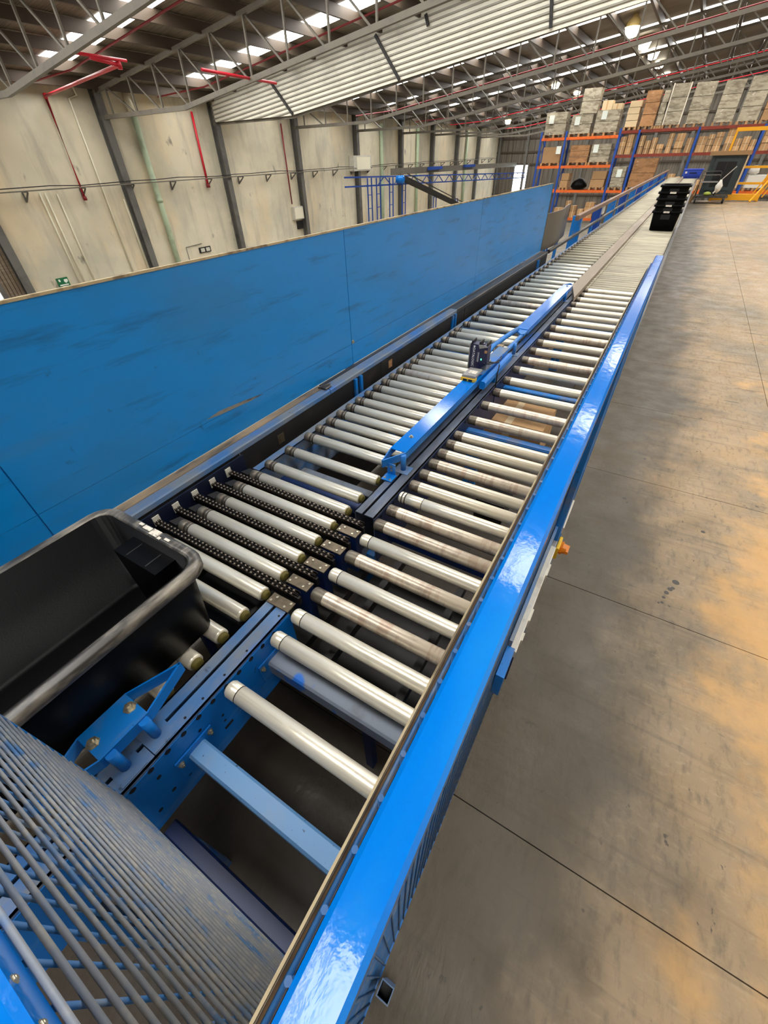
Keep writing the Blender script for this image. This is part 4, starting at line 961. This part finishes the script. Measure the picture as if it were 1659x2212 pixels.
def load(x0, x1, z0, z1, label, m='wrap', d=(.02, .98), lab=None, rows=0, pal=True, posts=False, top=0, grp=None):
    o = empty('pallet_load', ((x0 + x1) / 2, RY + .5, z0), label, 'pallet load')
    y0, y1 = RY + d[0], RY + d[1]
    zb = z0
    if pal: pallet(o, x0, x1, y0, y1, z0 + .001); zb = z0 + .122
    nrow = max(1, rows or round((z1 - zb) / .42))
    hh = (z1 - zb) / nrow
    for i in range(nrow):
        j = random.uniform(-.02, .02)
        obj('layer', MB().cbox(x0 + .03 + j, x1 - .03 + j, y0 + .02 + abs(j), y1 - .02, zb + i * hh + .004, zb + (i + 1) * hh - .012, .025, axis='z'), m, o)
    if lab: boxpart('paper_label', x0 + (x1 - x0) * lab[0], x0 + (x1 - x0) * lab[0] + .26, y0 - .002, y0 + .045, zb + (z1 - zb) * lab[1], zb + (z1 - zb) * lab[1] + .34, 'sign_white', o)
    if posts:
        for x in (x0 + .0, x1 - .05): boxpart('corner_board', x, x + .05, y0 - .0, y0 + .06, zb, z1 + .01, 'tape', o)
    return o
load(-8.45, -7.28, 2.461, 3.52, 'grey wrapped load with a paper label, leftmost on the top of the left rack', lab=(.18, .5))
load(-7.06, -5.92, 2.461, 3.37, 'low grey wrapped load with a paper label under the tall grey block', lab=(.2, .45))
load(-5.80, -4.58, 2.461, 3.48, 'grey wrapped load with a paper label, rightmost on the left rack', lab=(.25, .58))
load(-6.70, -5.76, 3.375, 4.36, 'tall grey wrapped block stacked on the second load of the left rack', pal=False, rows=2, d=(.1, .85))
for i, (x0, x1, h) in enumerate([(-5.6, -5.1, .36), (-5.08, -4.62, .22)]):
    o = empty('carton', ((x0 + x1) / 2, RY + .4, 3.48), 'pale carton lying on the rightmost load of the left rack, %s one' % ('taller' if i == 0 else 'lower'), 'carton')
    boxpart('carton_body', x0, x1, RY + .1, RY + .7, 3.472, 3.472 + h, 'carton_pale', o); boxpart('carton_tape', x0 + .2, x0 + .26, RY + .099, RY + .7, 3.473, 3.474 + h, 'carton', o)
load(-4.28, -3.66, 2.631, 3.75, 'pale carton load next to the orange wrapped load, above the gap of the racks', 'carton_pale', rows=4)
load(-3.58, -2.86, 2.631, 4.08, 'tall orange brown wrapped load on the far rack', 'wrap_brown', rows=3)
load(-2.83, -2.50, 2.631, 4.04, 'narrow grey wrapped load squeezed beside the load with white corner boards', rows=3)
load(-2.48, -1.69, 2.631, 4.24, 'tall grey wrapped load edged with white corner boards', rows=3, posts=True)
load(-1.50, -.58, 2.631, 4.22, 'tall grey wrapped load, first to the right of the one with corner boards', rows=3)
load(-.30, .55, 2.631, 4.21, 'tall grey wrapped load, second to the right of the one with corner boards', rows=3)
load(.70, 1.55, 2.631, 4.28, 'tall grey wrapped load, third to the right of the one with corner boards', rows=3)
load(1.62, 2.5, 2.631, 3.5, 'brown carton load cut by the right edge of the picture', 'carton', rows=2)
load(-8.33, -7.24, 1.241, 2.08, 'plain brown carton on a pallet, leftmost on the middle shelf', 'carton', rows=1, lab=(.72, .55))
load(-6.78, -5.70, 1.241, 2.12, 'dull brown wrapped load in the middle shelf of the left rack', 'wrap_brown', rows=3)
load(-5.66, -4.58, 1.241, 2.14, 'clear wrapped grey load with a white label on the middle shelf', lab=(.12, .52), rows=3)
load(-5.30, -4.48, .131, .98, 'brown cartons on a pallet in the low shelf of the left rack', 'carton', rows=2)
bg = empty('black_bundle', (-5.95, RY + .4, .131), 'black lumpy bundle lying on the low shelf of the left rack', 'bag')
obj('bundle', MB().lathe([(0, .3), (.15, .46), (.32, .40), (.48, .22), (.55, .05)], 'z', 10, (-5.95, RY + .48, .131)), 'black', bg)
load(-4.26, -3.50, .131, 1.15, 'grey wrapped load with a white label low behind the guard rail', lab=(.35, .5), rows=2)
load(-3.32, -2.10, .131, 1.50, 'brown film wrapped load beside the labelled one, low behind the guard rail', 'wrap_brown', rows=2)
load(-7.0, -6.5, .131, .9, 'small brown carton load at the left of the low shelf', 'carton', rows=2)
load(2.1, 3.0, .121, .75, 'white wrapped load behind the yellow gate', 'white_bag', rows=1)
# cartons one by one on the middle shelf of the long rack and low in the left rack
ORD = ['first', 'second', 'third', 'fourth', 'fifth', 'sixth', 'seventh', 'eighth', 'ninth', 'tenth', 'eleventh', 'twelfth', 'thirteenth', 'fourteenth', 'fifteenth', 'sixteenth', 'seventeenth', 'eighteenth', 'nineteenth', 'twentieth']
CB = MB().box(0, 1, 0, 1, 0, 1).mesh('carton_cube', [M['carton']]); CT = MB().box(0, 1, 0, 1, 0, 1).mesh('carton_tape_cube', [M['carton_pale']])
def carton(x0, x1, z0, z1, label, y=.06, dep=.45, grp='cartons on the far racks'):
    o = empty('carton', ((x0 + x1) / 2, RY + y + dep / 2, z0), label, 'carton', grp)
    inst('carton_body', CB, o, (x0 + .004, RY + y, z0), scale=(x1 - x0 - .014, dep, z1 - z0 - .012))
    inst('carton_tape', CT, o, ((x0 + x1) / 2 - .02, RY + y - .002, z0 + .001), scale=(.04, dep, z1 - z0 - .003))
def row(x, xend, zf, wmin, wmax, stacks, where):
    k = 0
    while x < xend - wmin * .6 and k < len(ORD):
        w_ = min(random.uniform(wmin, wmax), xend - x); n = random.choice(stacks); z = zf + .001
        for j in range(n):
            h = random.uniform(.17, .33)
            pos = 'alone as' if n == 1 else ('at the bottom of' if j == 0 else ('on top of' if j == n - 1 else 'in the middle of'))
            carton(x, x + w_, z, z + h, 'brown carton %s the %s stack, %s' % (pos, ORD[k], where), y=random.uniform(.03, .1))
            z += h
        x += w_ + random.choice([.02, .03, .05, .12]); k += 1
row(-4.25, -3.5, 1.66, .26, .36, [2, 3], 'middle level between the racks')
row(-3.30, -.80, 1.66, .24, .42, [2, 2, 3, 3], 'middle shelf, left bay of long rack')
row(-.60, 1.88, 1.66, .26, .42, [3, 3, 2], 'middle shelf, centre bay of long rack')
row(2.08, 4.5, 1.66, .3, .45, [2, 3], 'middle shelf, right bay of long rack')
row(-1.9, -.82, .12, .3, .45, [2, 3], 'low shelf, left bay of long rack')
row(-.60, 1.88, .12, .3, .5, [2, 3], 'low shelf, centre bay of long rack')
row(-7.0, -4.45, -1.2, .3, .5, [2, 3], 'lowest shelf of the left rack')
row(-3.30, -.80, -1.2, .3, .5, [2, 3], 'lowest shelf of the long rack')
wbag = empty('white_bag', (2.3, RY + .3, .751), 'white plastic bag lying on the white wrapped load behind the yellow gate', 'bag')
obj('bag', MB().lathe([(0, .10), (.08, .24), (.24, .2), (.36, .08)], 'z', 10, (2.3, RY + .3, .751)), 'white_bag', wbag)
# cartons under the conveyor
uc = empty('carton', (-.61, 2.93, 0), 'brown carton on the boards under the right conveyor lane', 'carton')
boxpart('carton_body', -.86, -.36, 2.72, 3.15, 0.001, .28, 'carton', uc); boxpart('carton_tape', -.64, -.59, 2.719, 3.15, .002, .281, 'carton_pale', uc)
